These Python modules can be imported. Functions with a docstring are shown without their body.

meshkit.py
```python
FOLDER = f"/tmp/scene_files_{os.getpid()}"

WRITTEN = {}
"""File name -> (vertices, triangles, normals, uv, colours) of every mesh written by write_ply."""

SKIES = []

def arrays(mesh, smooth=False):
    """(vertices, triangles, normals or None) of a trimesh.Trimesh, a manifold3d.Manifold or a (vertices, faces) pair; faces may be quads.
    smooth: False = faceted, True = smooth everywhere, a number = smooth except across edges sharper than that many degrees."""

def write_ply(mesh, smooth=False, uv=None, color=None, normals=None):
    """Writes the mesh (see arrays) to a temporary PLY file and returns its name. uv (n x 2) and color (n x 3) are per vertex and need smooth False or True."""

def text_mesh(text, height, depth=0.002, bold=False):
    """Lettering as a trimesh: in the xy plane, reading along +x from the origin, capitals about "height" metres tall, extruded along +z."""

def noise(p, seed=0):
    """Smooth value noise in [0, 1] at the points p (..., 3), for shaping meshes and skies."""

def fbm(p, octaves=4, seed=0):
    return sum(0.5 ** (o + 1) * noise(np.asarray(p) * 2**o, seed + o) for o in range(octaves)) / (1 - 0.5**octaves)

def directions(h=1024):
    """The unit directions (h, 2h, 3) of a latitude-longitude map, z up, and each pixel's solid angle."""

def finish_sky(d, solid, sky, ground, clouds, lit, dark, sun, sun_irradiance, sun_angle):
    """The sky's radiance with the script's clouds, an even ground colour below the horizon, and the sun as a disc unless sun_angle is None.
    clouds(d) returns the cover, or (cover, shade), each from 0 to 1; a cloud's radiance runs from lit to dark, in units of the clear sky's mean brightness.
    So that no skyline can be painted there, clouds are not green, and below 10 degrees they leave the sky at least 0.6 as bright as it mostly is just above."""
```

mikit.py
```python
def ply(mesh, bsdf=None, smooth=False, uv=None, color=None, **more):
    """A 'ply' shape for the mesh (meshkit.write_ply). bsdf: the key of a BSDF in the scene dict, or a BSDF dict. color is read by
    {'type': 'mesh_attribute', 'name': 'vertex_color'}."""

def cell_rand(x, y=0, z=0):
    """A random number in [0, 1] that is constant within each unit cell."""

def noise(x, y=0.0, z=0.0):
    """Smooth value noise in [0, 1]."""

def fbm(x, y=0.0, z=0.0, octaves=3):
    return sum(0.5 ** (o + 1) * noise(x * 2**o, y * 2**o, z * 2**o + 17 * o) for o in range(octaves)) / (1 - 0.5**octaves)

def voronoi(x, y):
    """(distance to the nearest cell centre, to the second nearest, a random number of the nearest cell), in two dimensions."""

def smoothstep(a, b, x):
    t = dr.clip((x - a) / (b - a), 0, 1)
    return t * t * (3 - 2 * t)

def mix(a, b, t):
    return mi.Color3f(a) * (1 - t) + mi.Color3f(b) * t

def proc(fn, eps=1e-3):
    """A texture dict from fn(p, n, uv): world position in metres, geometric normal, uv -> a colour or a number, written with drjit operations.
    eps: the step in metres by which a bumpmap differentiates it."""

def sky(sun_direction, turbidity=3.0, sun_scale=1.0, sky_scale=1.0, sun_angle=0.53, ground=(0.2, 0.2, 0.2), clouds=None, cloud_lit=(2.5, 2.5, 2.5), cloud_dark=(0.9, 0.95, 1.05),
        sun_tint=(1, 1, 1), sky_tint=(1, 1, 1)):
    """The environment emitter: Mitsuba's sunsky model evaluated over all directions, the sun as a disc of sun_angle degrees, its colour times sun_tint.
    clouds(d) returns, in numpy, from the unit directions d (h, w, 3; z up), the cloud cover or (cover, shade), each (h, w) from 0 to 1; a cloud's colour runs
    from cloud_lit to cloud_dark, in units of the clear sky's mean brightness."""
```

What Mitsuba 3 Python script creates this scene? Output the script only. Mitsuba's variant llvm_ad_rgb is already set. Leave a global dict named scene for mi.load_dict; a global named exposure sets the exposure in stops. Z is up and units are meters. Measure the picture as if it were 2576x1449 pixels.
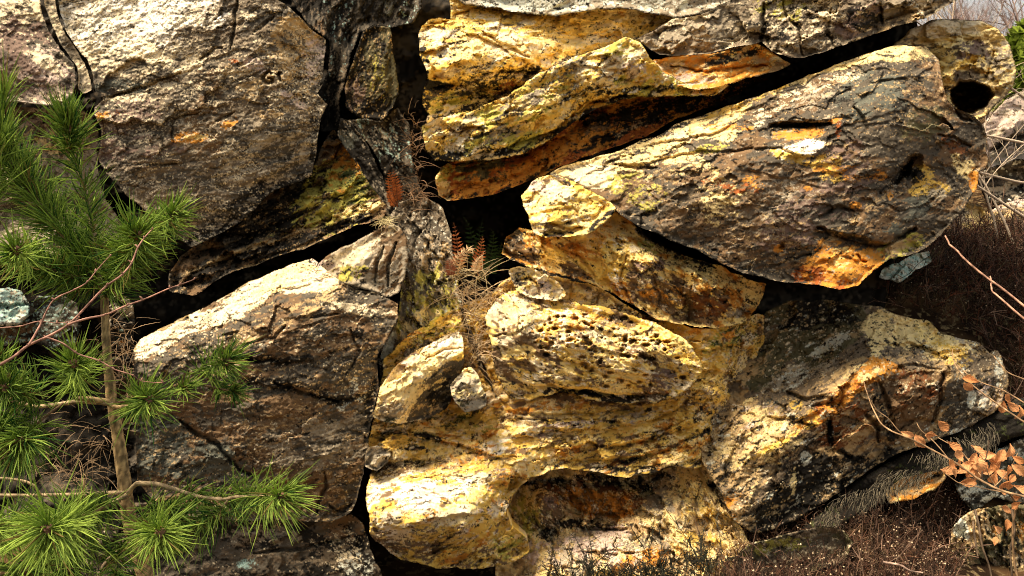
import math
import numpy as np
import mitsuba as mi
import mikit
import meshkit
from scipy.spatial import cKDTree, Delaunay
from scipy.interpolate import RBFInterpolator
from scipy.special import ndtri
import shapely
from shapely.geometry import Polygon

# ---------------------------------------------------------------- camera, sky, exposure
CAM_Z = 1.6                      # eye height over the path, metres
HALF = 0.625                     # tangent of half the horizontal field of view
exposure = 3.35
SUN = (-0.55, -0.36, 1.15)
scene, labels = {'type': 'scene'}, {}
scene['camera'] = {
    'type': 'perspective', 'fov_axis': 'x', 'fov': 2 * math.degrees(math.atan(HALF)),
    'near_clip': 0.05, 'far_clip': 2000.0,
    'to_world': mi.ScalarTransform4f().look_at(origin=[0, 0, CAM_Z], target=[0, 1, CAM_Z], up=[0, 0, 1]),
}
scene['sky'] = mikit.sky(SUN, turbidity=3, sun_scale=0.60, sun_angle=27.0, ground=(0.12, 0.10, 0.07), sky_tint=(1.0, 0.97, 0.90), sun_tint=(1.0, 0.96, 0.88),
                         clouds=lambda d: 1.0, cloud_lit=(.80, .785, .745), cloud_dark=(0.9, 0.92, 0.95))
labels['sky'] = {'kind': 'structure'}

# ---------------------------------------------------------------- plan sheet -> metres
KX = 2 * HALF / 2576.0           # the survey sheet of the rock face is 2576 x 1449 units, drawn from the path


def at(u, v, y):
    u, v, y = np.broadcast_arrays(np.asarray(u, float), np.asarray(v, float), np.asarray(y, float))
    return np.stack([(u - 1288) * KX * y, y, CAM_Z - (v - 724.5) * KX * y], -1)


def numbered(name):
    if name not in scene and not any(k.startswith(name + '__') for k in scene):
        return name
    i = 1
    while True:
        k = f'{name}_{i:03d}'
        if k not in scene and not any(q.startswith(k + '__') for q in scene):
            return k
        i += 1


def tag(key, label=None, category=None, group=None, kind=None):
    d = {}
    if label: d['label'] = label
    if category: d['category'] = category
    if group: d['group'] = group
    if kind: d['kind'] = kind
    labels[key] = d


def sstep(a, b, x):
    t = np.clip((x - a) / (b - a), 0, 1)
    return t * t * (3 - 2 * t)


noise, fbm = meshkit.noise, meshkit.fbm

# ---------------------------------------------------------------- materials
scene['stone'] = {'type': 'twosided', 'bsdf': {'type': 'principled', 'base_color': {'type': 'mesh_attribute', 'name': 'vertex_color'}, 'roughness': 0.82, 'specular': 0.25}}
scene['bark'] = {'type': 'twosided', 'bsdf': {'type': 'principled', 'base_color': {'type': 'mesh_attribute', 'name': 'vertex_color'}, 'roughness': 0.75, 'specular': 0.3}}
scene['needle'] = {'type': 'principledthin', 'base_color': {'type': 'mesh_attribute', 'name': 'vertex_color'}, 'roughness': 0.38, 'diff_trans': 0.5, 'eta': 1.45}
scene['dry_leaf'] = {'type': 'principledthin', 'base_color': {'type': 'mesh_attribute', 'name': 'vertex_color'}, 'roughness': 0.5, 'diff_trans': 0.6, 'eta': 1.4}

# base colours of stone, crusts and growths, used too for painted light and shade
C = dict(
    Y=(.66, .45, .10), YB=(.84, .65, .25), YP=(.76, .61, .29), YG=(.44, .40, .09), O=(.56, .25, .04), RU=(.30, .085, .018), RB=(.17, .065, .022),
    CR=(.73, .63, .43), W=(.84, .79, .67), G=(.25, .21, .15), GL=(.37, .32, .235), GB=(.155, .12, .08), DG=(.085, .073, .055), BK=(.014, .012, .009),
    PB=(.18, .125, .10), LI=(.60, .62, .53), TE=(.33, .48, .44), OL=(.10, .09, .045), MO=(.055, .07, .02), BR=(.165, .105, .055), TN=(.42, .30, .15), PK=(.5, .40, .34), SL=(.10, .105, .085))
C = {k: np.array(v) for k, v in C.items()}

STEP = 2.5                       # sheet units between vertices


def closed_line(pts, step, rough, seed):
    """The outline with points every step units, its corners slightly rounded and its line uneven."""
    p = np.asarray(pts, float)
    q = np.vstack([p, p[:1]])
    seg = np.linalg.norm(np.diff(q, axis=0), axis=1)
    s = np.concatenate([[0], np.cumsum(seg)])
    n = max(12, int(s[-1] / step))
    t = np.arange(n) / n * s[-1]
    r = np.stack([np.interp(t, s, q[:, k]) for k in (0, 1)], -1)
    w = max(1, int(3 / step))
    ker = np.ones(2 * w + 1) / (2 * w + 1)
    r = np.stack([np.convolve(np.concatenate([r[-w:, k], r[:, k], r[:w, k]]), ker, 'valid') for k in (0, 1)], -1)
    z = np.zeros((n, 3)); z[:, :2] = r
    off = np.stack([fbm(z / 42.0 + 7.1, 5, seed) - .5, fbm(z / 42.0 + 91.7, 5, seed + 50) - .5], -1)
    chip = np.round((fbm(z / 26.0 + 31.7, 2, seed + 90) - .5) * 7) / 7          # broken corners
    nrm = np.roll(r, -1, 0) - np.roll(r, 1, 0)
    nrm = np.stack([nrm[:, 1], -nrm[:, 0]], -1) / (np.linalg.norm(nrm, axis=1, keepdims=True) + 1e-9)
    return r + off * 2.6 * rough + nrm * (chip * rough * 1.6)[:, None]


def polyline_distance(uv, line):
    p = np.asarray(line, float)
    seg = np.linalg.norm(np.diff(p, axis=0), axis=1)
    s = np.concatenate([[0], np.cumsum(seg)])
    t = np.linspace(0, s[-1], max(2, int(s[-1])))
    q = np.stack([np.interp(t, s, p[:, k]) for k in (0, 1)], -1)
    z = np.zeros((len(q), 3)); z[:, :2] = q
    q = q + np.stack([fbm(z / 14 + 3, 3, 5) - .5, fbm(z / 14 + 60, 3, 6) - .5], -1) * 9
    d, i = cKDTree(q).query(uv, distance_upper_bound=40)
    return d, np.where(np.isfinite(d), t[np.minimum(i, len(t) - 1)] / s[-1], 0)


def rough_noise(P, octaves, seed):
    """Grainy noise, about 0 on average with a spread of 1."""
    w = [.84 ** o for o in range(octaves)]
    n = sum(wt * (noise(P * 2.0 ** o, seed + o) - .5) for o, wt in enumerate(w))
    return n / (.168 * math.sqrt(sum(x * x for x in w)))


def speck(P, cov, f, seed, oct=4, along=None):
    """1 where a patchy growth or painted tone covers the stone, for the wanted share of cover (0 to 1) at each point."""
    out = np.zeros(len(P))
    s = np.nonzero(cov > .004)[0]
    if len(s) == 0:
        return out
    Q = P[s] * f
    if along is not None:
        Q = np.stack([along[0][s] * f * .62, P[s, 1] * f, along[1][s] * f], -1)
    n = rough_noise(Q, oct, seed)
    t = -ndtri(np.clip(cov[s], 1e-4, 1 - 1e-4))
    out[s] = sstep(-.34, .34, n - t)
    return out


def shape_mask(uv, g, P, seed):
    """Cover of a stain or a patch of painted light or shade, 0 to 1, from its ellipse (u, v, ru, rv, tilt) or outline."""
    out = np.zeros(len(uv))
    if g[0] == 'line':                           # a colour band along a joint: growth, and in black also painted shade
        d = polyline_distance(uv, g[1])[0]
        s = np.nonzero(d < 39)[0]
        out[s] = sstep(1.4, .5, d[s] / g[2] + (fbm(P[s] * 14, 4, seed) - .5) * 1.8)
        return out
    if not isinstance(g[0], (tuple, list)):
        u, v, ru, rv, tilt = g
        a = math.radians(-tilt)
        du, dv = uv[:, 0] - u, uv[:, 1] - v
        e = np.hypot((du * math.cos(a) + dv * math.sin(a)) / ru, (-du * math.sin(a) + dv * math.cos(a)) / rv)
        s = np.nonzero(e < 1.85)[0]
        out[s] = sstep(1.25, .6, e[s] + (fbm(P[s] * 11, 4, seed) - .5) * 1.3)
        return out
    poly = Polygon(g).buffer(0)
    lo, hi = np.min(g, 0) - 30, np.max(g, 0) + 30
    s = np.nonzero(((uv > lo) & (uv < hi)).all(1))[0]
    b = np.array(poly.exterior.segmentize(2.0).coords)
    d = cKDTree(b).query(uv[s])[0]
    inside = shapely.contains_xy(poly, uv[s, 0], uv[s, 1])
    out[s] = sstep(-9, 9, np.where(inside, d, -d) + (fbm(P[s] * 11, 4, seed) - .5) * 40)
    return out


def ledge(uv, line, reach):
    """0 above a broken lip, 1 just under it, dying away over the reach below."""
    p = np.asarray(line, float)
    seg = np.linalg.norm(np.diff(p, axis=0), axis=1)
    s = np.concatenate([[0], np.cumsum(seg)])
    t = np.linspace(0, s[-1], max(4, int(s[-1] / 1.5)))
    q = np.stack([np.interp(t, s, p[:, k]) for k in (0, 1)], -1)
    tan = np.gradient(q, axis=0)
    z = np.zeros((len(q), 3)); z[:, :2] = q
    q = q + np.stack([fbm(z / 22 + 3, 3, 5) - .5, fbm(z / 22 + 60, 3, 6) - .5], -1) * 14
    d, i = cKDTree(q).query(uv)
    r = uv - q[i]
    side = tan[i, 0] * r[:, 1] - tan[i, 1] * r[:, 0]
    side = side / np.maximum(np.linalg.norm(tan[i], axis=1), 1e-6)
    ends = np.sin(np.pi * np.clip(t[i] / s[-1], 0, 1)) ** .5
    beyond = np.clip(1 - np.maximum(d - np.abs(side), 0) / 12, 0, 1)
    return np.where(side > 0, sstep(0, 5, side) * np.exp(-side / reach), 0) * ends * beyond


N_TRI = 0


def stone_mesh(outline, y, ctrl=(), edge=16, depth=.45, base=('G', 'GB'), big=.02, ter=.02, tf=5.0, bed=None, bedamp=.0, bedf=45., grit=.0022, mid=.006, patches=(), cracks=(),
               pits=(), specks=(), ledges=(), holes=(), calm=(), facet=0., fsize=80., grow=0., rough=4.0, seed=1, step=None, taper=.94, curve='linear', mix=.5):
    global N_TRI
    step = step or STEP
    line = closed_line(outline, step, rough, seed)
    poly = Polygon(line).buffer(0).buffer(grow)
    if poly.geom_type != 'Polygon':
        poly = max(poly.geoms, key=lambda g: g.area)
    line = np.array(poly.exterior.segmentize(step * 1.4).coords)[:-1]
    lo, hi = line.min(0), line.max(0)
    rng = np.random.default_rng(seed)
    gu, gv = np.meshgrid(np.arange(lo[0], hi[0], step), np.arange(lo[1], hi[1], step * .9))
    gu = gu + (np.arange(gu.shape[0]) % 2)[:, None] * step * .5
    g = np.stack([gu.ravel(), gv.ravel()], -1)
    g = g + rng.uniform(-.2, .2, g.shape) * step
    g = g[shapely.contains_xy(poly, g[:, 0], g[:, 1])]
    tree = cKDTree(line)
    g = g[tree.query(g)[0] > step * .55]
    nb = len(line)
    uv = np.vstack([line, g])
    tri = Delaunay(uv).simplices
    cen = uv[tri].mean(1)
    tri = tri[shapely.contains_xy(poly, cen[:, 0], cen[:, 1])]
    a, b, c = uv[tri[:, 0]], uv[tri[:, 1]], uv[tri[:, 2]]
    area = (b[:, 0] - a[:, 0]) * (c[:, 1] - a[:, 1]) - (b[:, 1] - a[:, 1]) * (c[:, 0] - a[:, 0])
    tri = np.where((area > 0)[:, None], tri[:, ::-1], tri)
    d = tree.query(uv)[0]
    d[:nb] = 0
    Y = np.full(len(uv), float(y))
    if len(ctrl):
        cc = np.array(ctrl, float)
        Y += RBFInterpolator(cc[:, :2] / 100, cc[:, 2], kernel=curve, smoothing=0.0005)(uv / 100)
    P = at(uv[:, 0], uv[:, 1], Y)
    z3 = np.zeros((len(uv), 3)); z3[:, :2] = uv / 70
    edge = edge * (.35 + 1.25 * fbm(z3, 3, seed + 2))
    t = np.clip(d / edge, 0, 1)
    k = KX * y
    Y = Y + edge * k * .9 * (1 - np.sqrt(np.clip(1 - (1 - t) ** 2, 0, 1)))
    ang = math.radians(bed if bed is not None else 20)
    al, ac = P[:, 0] * math.cos(ang) + P[:, 2] * math.sin(ang), -P[:, 0] * math.sin(ang) + P[:, 2] * math.cos(ang)
    soft = .35 + .65 * t
    for cu, cv, ru, rv, much in calm:            # parts worn smooth
        soft = soft * (1 - much * sstep(1.2, .6, np.hypot((uv[:, 0] - cu) / ru, (uv[:, 1] - cv) / rv)))
    if big:
        Y = Y + (fbm(P * 3.2 + seed, 2, seed) - .5) * 2.2 * big
    if ter:
        s = fbm(np.stack([al * tf, P[:, 1] * tf, ac * tf * 1.8], -1) + seed, 4, seed + 3) * 9
        fl = np.floor(s); fr = s - fl
        Y = Y + (fl + sstep(.0, .35, fr)) * ter * .55 * soft
    if facet:                                    # flat broken faces that meet along sharp steps
        for size, amp in ((fsize, facet), (fsize * .38, facet * .38)):
            wz = np.zeros((len(uv), 3)); wz[:, :2] = uv / (size * .55)
            wuv = uv + np.stack([fbm(wz + 5, 3, seed + 31) - .5, fbm(wz + 77, 3, seed + 33) - .5], -1) * size * .75
            wuv = wuv @ np.array([[math.cos(ang), math.sin(ang) * 1.5], [-math.sin(ang), math.cos(ang) * 1.5]])
            l0, l1 = wuv.min(0), wuv.max(0)
            ns = max(4, int((l1 - l0).prod() / size ** 2))
            sd = rng.uniform(l0, l1, (ns, 2))
            i_ = cKDTree(sd).query(wuv)[1]
            tl = rng.normal(0, 1, (ns, 2)); hh = rng.uniform(-.5, .5, ns)
            Y = Y + amp * (hh[i_] + ((wuv - sd[i_]) / size * tl[i_]).sum(1)) * soft
    if bedamp:
        q = np.stack([al * 5, P[:, 1] * 5, ac * bedf + (fbm(P * 6, 2, seed) - .5) * 5], -1)
        r = np.abs(fbm(q, 3, seed + 8) - .5) * 2
        Y = Y + (.35 - r) * 2 * bedamp * soft
    if mid:
        n = fbm(P * 26, 3, seed + 13)
        Y = Y + (np.abs(n - .5) * 3.2 - .5) * mid * soft
    if grit:
        Y = Y + ((noise(P * 150, seed + 17) - .5) * 2.0 + (noise(P * 310, seed + 19) - .5) * 1.3) * grit * soft
    for cr in cracks:
        pts, w, dep = cr
        dd, tt = polyline_distance(uv, pts)
        ww = w * (.45 + .9 * np.sin(np.pi * np.clip(tt, .04, .96)) ** .6) * (.6 + .8 * noise(P * 22, seed + 4))
        Y = Y + dep * np.clip(1 - dd / np.maximum(ww, .5), 0, 1) ** .6
    for pts, dep, reach in ledges:
        Y = Y + dep * ledge(uv, pts, reach)
    for hp, dep in holes:
        hpoly = Polygon(closed_line(hp, 2.0, 4.0, seed + 6)).buffer(0)
        hd = cKDTree(np.array(hpoly.boundary.segmentize(1.5).coords if hpoly.geom_type == 'Polygon' else max(hpoly.geoms, key=lambda g_: g_.area).exterior.coords)).query(uv)[0]
        Y = Y + dep * sstep(0, 11, np.where(shapely.contains_xy(hpoly, uv[:, 0], uv[:, 1]), hd, 0))
    for region, count, r0, r1, dep in pits:
        pp = Polygon(region)
        bb = pp.bounds
        pt = rng.uniform((bb[0], bb[1]), (bb[2], bb[3]), (count * 3, 2))
        pt = pt[shapely.contains_xy(pp, pt[:, 0], pt[:, 1])][:count]
        rr = r0 + (r1 - r0) * rng.random(len(pt)) ** 3
        st = rng.uniform(.6, 1.0, len(pt))
        for (pu, pv), r, s_ in zip(pt, rr, st):
            near = tree_all(uv, (pu, pv), r * 2.2)
            e = np.hypot((uv[near, 0] - pu) * s_, (uv[near, 1] - pv) / s_)
            Y[near] = Y[near] + dep * r / r1 * np.sqrt(np.clip(1 - (e / r) ** 2, 0, 1))
    V = at(uv[:, 0], uv[:, 1], Y)
    # colour of the stone and its growths, with light and shade painted in
    b0, b1 = C[base[0]], C[base[1]]
    m = speck(P, np.full(len(uv), mix), 11, seed + 21, 5, (al, ac) if bed is not None else None)[:, None]
    col = b0 * (1 - m) + b1 * m
    col = col * (.72 + .56 * fbm(P * 60, 3, seed + 23))[:, None]
    for i, pa in enumerate(patches):
        geom, name, cov = pa[:3]
        f = pa[3] if len(pa) > 3 else 16
        sm = shape_mask(uv, geom, P, seed + 31 + i) * cov
        m = speck(P, sm, f * 1.25, seed + 61 + i * 7, 5, (al, ac) if bed is not None else None)[:, None]
        tint = C[name] * (.8 + .4 * fbm(P * 70, 2, seed + 5 + i))[:, None]
        col = col * (1 - m) + tint * m
    for name, cov, f in specks:
        cov = cov * .6
        loc = cov * np.clip(2.4 * sstep(.34, .66, fbm(P * 7, 3, seed + int(f) + 7)), .15, 2.2)
        m = speck(P, loc, f * 1.2, seed + int(f) + 71, 4, (al, ac) if bed is not None else None)[:, None]
        col = col * (1 - m) + C[name] * m
    # the sides run back into the hill, the back is closed
    loop = V[:nb]
    cen = line.mean(0)
    rings, cols = [V], [col]
    base_i, total, faces = np.arange(nb), len(V), [tri]
    for j, fr in enumerate((.06, .16, .4, 1.0)):
        sh = 1 - (1 - taper) * min(1, fr * 2)
        q = cen + (line - cen) * sh
        q = q + (fbm(loop * 16 + j * 3.3, 3, seed + j)[:, None] - .5) * 8
        yy = Y[:nb] + depth * fr if fr < 1 else np.full(nb, Y[:nb].max() + depth)
        ring = at(q[:, 0], q[:, 1], yy)
        w = speck(ring, np.full(nb, mix), 9, seed + 21, 4)[:, None]
        wc = (b0 * (1 - w) + b1 * w) * (.6 + .7 * fbm(ring * 60, 3, seed + 23))[:, None]
        if j == 0: wc = .5 * wc + .5 * col[:nb]
        idx = total + np.arange(nb)
        nx = np.roll(np.arange(nb), -1)
        faces += [np.stack([base_i, base_i[nx], idx[nx]], -1), np.stack([base_i, idx[nx], idx], -1)]
        rings.append(ring); cols.append(wc); base_i = idx; total += nb
    bt = Delaunay(line[::1]).simplices if nb < 4000 else np.zeros((0, 3), int)
    if len(bt):
        cb = line[bt].mean(1)
        faces.append(base_i[bt[shapely.contains_xy(poly, cb[:, 0], cb[:, 1])]])
    V, col, F = np.vstack(rings), np.clip(np.vstack(cols), .004, .9), np.vstack(faces)
    N_TRI += len(F)
    return (V, F), col


def tree_all(uv, p, r):
    return np.nonzero((np.abs(uv[:, 0] - p[0]) < r) & (np.abs(uv[:, 1] - p[1]) < r))[0]


def rock(name, label, outline, y, category='rock', group=None, **kw):
    key = numbered(name)
    mesh, col = stone_mesh(outline, y, seed=kw.pop('seed', 11 + 37 * len(labels)), **kw)
    scene[key] = mikit.ply(mesh, 'stone', smooth=True, color=col)
    tag(key, label, category, group)
    return key
# ---------------------------------------------------------------- the ground and the hill behind
def terrain():
    pts = np.array([  # sheet u, sheet v, distance: the bank as it is seen, and the path under the camera
        (1900, 1480, 2.3), (2300, 1440, 2.3), (2560, 1449, 2.4), (2200, 1290, 2.45), (2400, 1180, 2.75), (2576, 1150, 2.8), (1800,1500,2.0), (2576,1560,2.0), (1200, 1700, 2.0), (100, 1700, 2.0), (2560, 960, 2.75), (2450, 800, 3.1),
        (2300, 700, 3.2), (2576, 720, 3.3), (2450, 600, 4.2), (2600, 560, 4.6), (1200, 1520, 2.6), (600, 1500, 2.7), (0, 1449, 2.8), (-300, 1300, 3.2), (2900, 900, 3.2), (2900, 1449, 2.2)], float)
    near = at(pts[:, 0], pts[:, 1], pts[:, 2])
    far = np.array([(x, 6, z) for x, z in ((2.5, 2.0), (4, 2.3), (6.5, 2.6), (-3, 2.2))] + [(x, 0.6, -.03) for x in (-3, 0, 3)] + [(x, -4, -.4) for x in (-6, 0, 6)] + [(6, 14, 3.4), (12, 14, 3.6), (-6, 14, 4.4)])
    c = np.vstack([near, far])
    rbf = RBFInterpolator(c[:, :2], c[:, 2], kernel='linear', smoothing=.02)
    ax = np.unique(np.concatenate([np.linspace(-900, -14, 18), np.linspace(-14, 14, 190), np.linspace(14, 900, 22)]))
    ay = np.unique(np.concatenate([np.linspace(-700, -5, 14), np.linspace(-5, 5, 110), np.linspace(5, 24, 60), np.linspace(24, 900, 26)]))
    gx, gy = np.meshgrid(ax, ay)
    q = np.stack([gx.ravel(), gy.ravel()], -1)
    inside = np.stack([np.clip(q[:, 0], -14, 14), np.clip(q[:, 1], -4, 16)], -1)
    z = rbf(inside)
    hill = np.clip(q[:, 1] - 12, 0, 60) * .27 + np.clip(q[:, 1] - 72, 0, 400) * .05
    p3 = np.stack([q[:, 0], q[:, 1], 0 * z], -1)
    z = z + hill + (fbm(p3 * 4, 4, 3) - .5) * .10 + (fbm(p3 * .08, 3, 9) - .5) * np.clip(np.hypot(q[:, 0], q[:, 1]) / 20 - .5, 0, 1) * 5
    V = np.stack([q[:, 0], q[:, 1], z], -1)
    n, m = len(ax), len(ay)
    i = (np.arange(m - 1)[:, None] * n + np.arange(n - 1)[None]).ravel()
    F = np.vstack([np.stack([i, i + 1, i + n + 1], -1), np.stack([i, i + n + 1, i + n], -1)])
    return V, F, rbf


TV, TF, ground_rbf = terrain()


def soil(p, n, uv):
    a = mikit.fbm(p.x * 9, p.y * 9, p.z * 9, octaves=4)
    b = mikit.fbm(p.x * 60, p.y * 60, p.z * 60, octaves=3)
    c = mikit.mix((.022, .014, .009), (.10, .06, .03), mikit.smoothstep(.35, .7, a))
    return mikit.mix(c, (.17, .13, .07), mikit.smoothstep(.56, .7, b))


scene['soil'] = {'type': 'diffuse', 'reflectance': mikit.proc(soil)}
scene['ground'] = mikit.ply((TV, TF), 'soil', smooth=True)
tag('ground', kind='structure')

# the mass of the outcrop behind the loose and jointed blocks
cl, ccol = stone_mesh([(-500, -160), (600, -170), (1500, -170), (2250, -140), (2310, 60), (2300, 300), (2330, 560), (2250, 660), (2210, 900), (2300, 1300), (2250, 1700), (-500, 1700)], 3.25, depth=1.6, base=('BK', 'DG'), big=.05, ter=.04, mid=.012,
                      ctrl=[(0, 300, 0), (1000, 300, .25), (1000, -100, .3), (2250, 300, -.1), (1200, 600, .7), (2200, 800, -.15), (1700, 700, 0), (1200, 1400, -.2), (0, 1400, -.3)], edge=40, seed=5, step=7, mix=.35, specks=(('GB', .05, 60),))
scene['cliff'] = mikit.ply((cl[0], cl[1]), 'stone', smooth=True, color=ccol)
tag('cliff', kind='structure')

# ---------------------------------------------------------------- the blocks of the outcrop
BLOCK, BOULD = 'rock block', 'boulder'
# upper left
rock('stone_block', 'big grey-brown rock face with cream bleached top at upper left', [
    (140, -90), (143, 0), (152, 40), (168, 80), (192, 118), (218, 150), (234, 190), (240, 225), (270, 246), (238, 268), (232, 285), (252, 318), (252, 360), (247, 400), (268, 440), (300, 470), (330, 500), (400, 560),
    (480, 620), (560, 585), (620, 548), (660, 505), (690, 478), (745, 460), (785, 440), (797, 380), (802, 310), (824, 262), (800, 235), (812, 190), (822, 100), (787, 75), (745, 30), (690, -4), (680, -90)], 2.55,
    category=BLOCK, edge=10, depth=.6, base=('GB', 'DG'), big=.02, ter=.010, tf=6, facet=.010, fsize=110, bed=12, bedamp=.003, mid=.005, grit=.003, mix=.42, seed=21,
    ctrl=[(300, -60, .09), (300, 60, .04), (300, 250, .0), (500, 300, -.02), (400, 500, .03), (640, 470, .07), (690, 40, .0), (720, 60, .02), (800, 110, .16), (815, 200, .12), (700, 200, -.03), (790, 300, .07), (740, 330, 0), (770, 420, .08), (480, 610, .10), (650, 20, -.01), (700, -40, .05)],
    ledges=[([(275, 245), (330, 230), (420, 200), (520, 150), (600, 120), (700, 130)], .012, 30), ([(430, 300), (520, 285), (600, 290)], .014, 20), ([(300, 405), (400, 412), (520, 400)], .012, 20), ([(620, 470), (700, 425), (790, 390)], .03, 40), ([(560, 60), (640, 50), (690, 20)], .012, 20)], patches=[((330, 60, 270, 120, 0), 'CR', .93, 12), ((330, 40, 230, 90, 0), 'W', .8, 20), ((420, 185, 260, 40, -6), 'CR', .55, 22), ((560, 120, 120, 140, 0), 'GB', .5, 14), ((300, 220, 90, 22, 10), 'SL', .7, 16),
             ((690, 210, 110, 90, 0), 'TN', .42, 20), ((745, 95, 55, 60, -40), 'TN', .6, 14), ((800, 120, 30, 75, -15), 'PK', .5, 20), ((340, 330, 130, 70, 0), 'PB', .75, 12), ((560, 340, 150, 60, 0), 'G', .4, 26),
             ((640, 400, 170, 90, 0), 'GL', .22, 40), ((480, 345, 42, 13, 5), 'O', .95, 30), ((490, 344, 44, 9, 4), 'YB', .9, 30), ((576, 311, 26, 11, 28), 'O', .9, 30), ((270, 288, 30, 11, 10), 'O', .95, 20), ((300, 280, 22, 7, 10), 'RU', .8, 25),
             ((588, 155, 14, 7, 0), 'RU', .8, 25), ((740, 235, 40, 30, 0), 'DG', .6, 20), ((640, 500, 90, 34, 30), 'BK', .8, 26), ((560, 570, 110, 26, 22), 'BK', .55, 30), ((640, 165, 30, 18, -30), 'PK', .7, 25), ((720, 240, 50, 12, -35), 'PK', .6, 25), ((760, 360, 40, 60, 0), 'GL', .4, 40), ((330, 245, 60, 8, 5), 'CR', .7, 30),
             ((520, 290, 40, 120, 0), 'BR', .4, 30), (('line', [(480, 622), (560, 587), (640, 535), (700, 478), (790, 440)], 16), 'BK', 0.8, 26), (('line', [(800, 240), (790, 330), (785, 430)], 8), 'BK', 0.5, 26)],
    specks=(('CR', .18, 80), ('GL', .10, 120), ('BK', .055, 80), ('DG', .10, 34)),
    cracks=[([(597, -10), (590, 60), (578, 122)], 4, .03), ([(270, 246), (330, 228), (370, 216), (420, 196), (455, 185)], 4.5, .03), ([(435, 360), (431, 308), (450, 294), (505, 282)], 4, .022), ([(545, 306), (590, 284)], 4, .02), ([(402, 411), (445, 412)], 3.5, .02),
            ([(505, 148), (540, 124), (560, 120)], 4, .02), ([(565, 185), (560, 215)], 3, .015), ([(640, 80), (690, 40)], 4, .02), ([(540, 50), (560, 30)], 4, .02), ([(740, 155), (770, 140)], 4, .02), ([(740, 205), (770, 195)], 4, .02),
            ([(690, 238), (662, 196)], 0.1, .0),
            ([(686, 184), (676, 180), (666, 188), (664, 200), (672, 209), (684, 208), (687, 198), (677, 197)], 3.6, .035), ([(703, 183), (704, 204)], 3.6, .035), ([(697, 187), (709, 184)], 3.4, .03), ([(730, 205), (745, 196), (760, 196)], 3, .012)],
    pits=[([(280, 50), (430, 50), (430, 120), (280, 120)], 10, 3, 10, .02), ([(300, 300), (760, 300), (700, 430), (330, 400)], 30, 1.5, 4, .008)])

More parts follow.
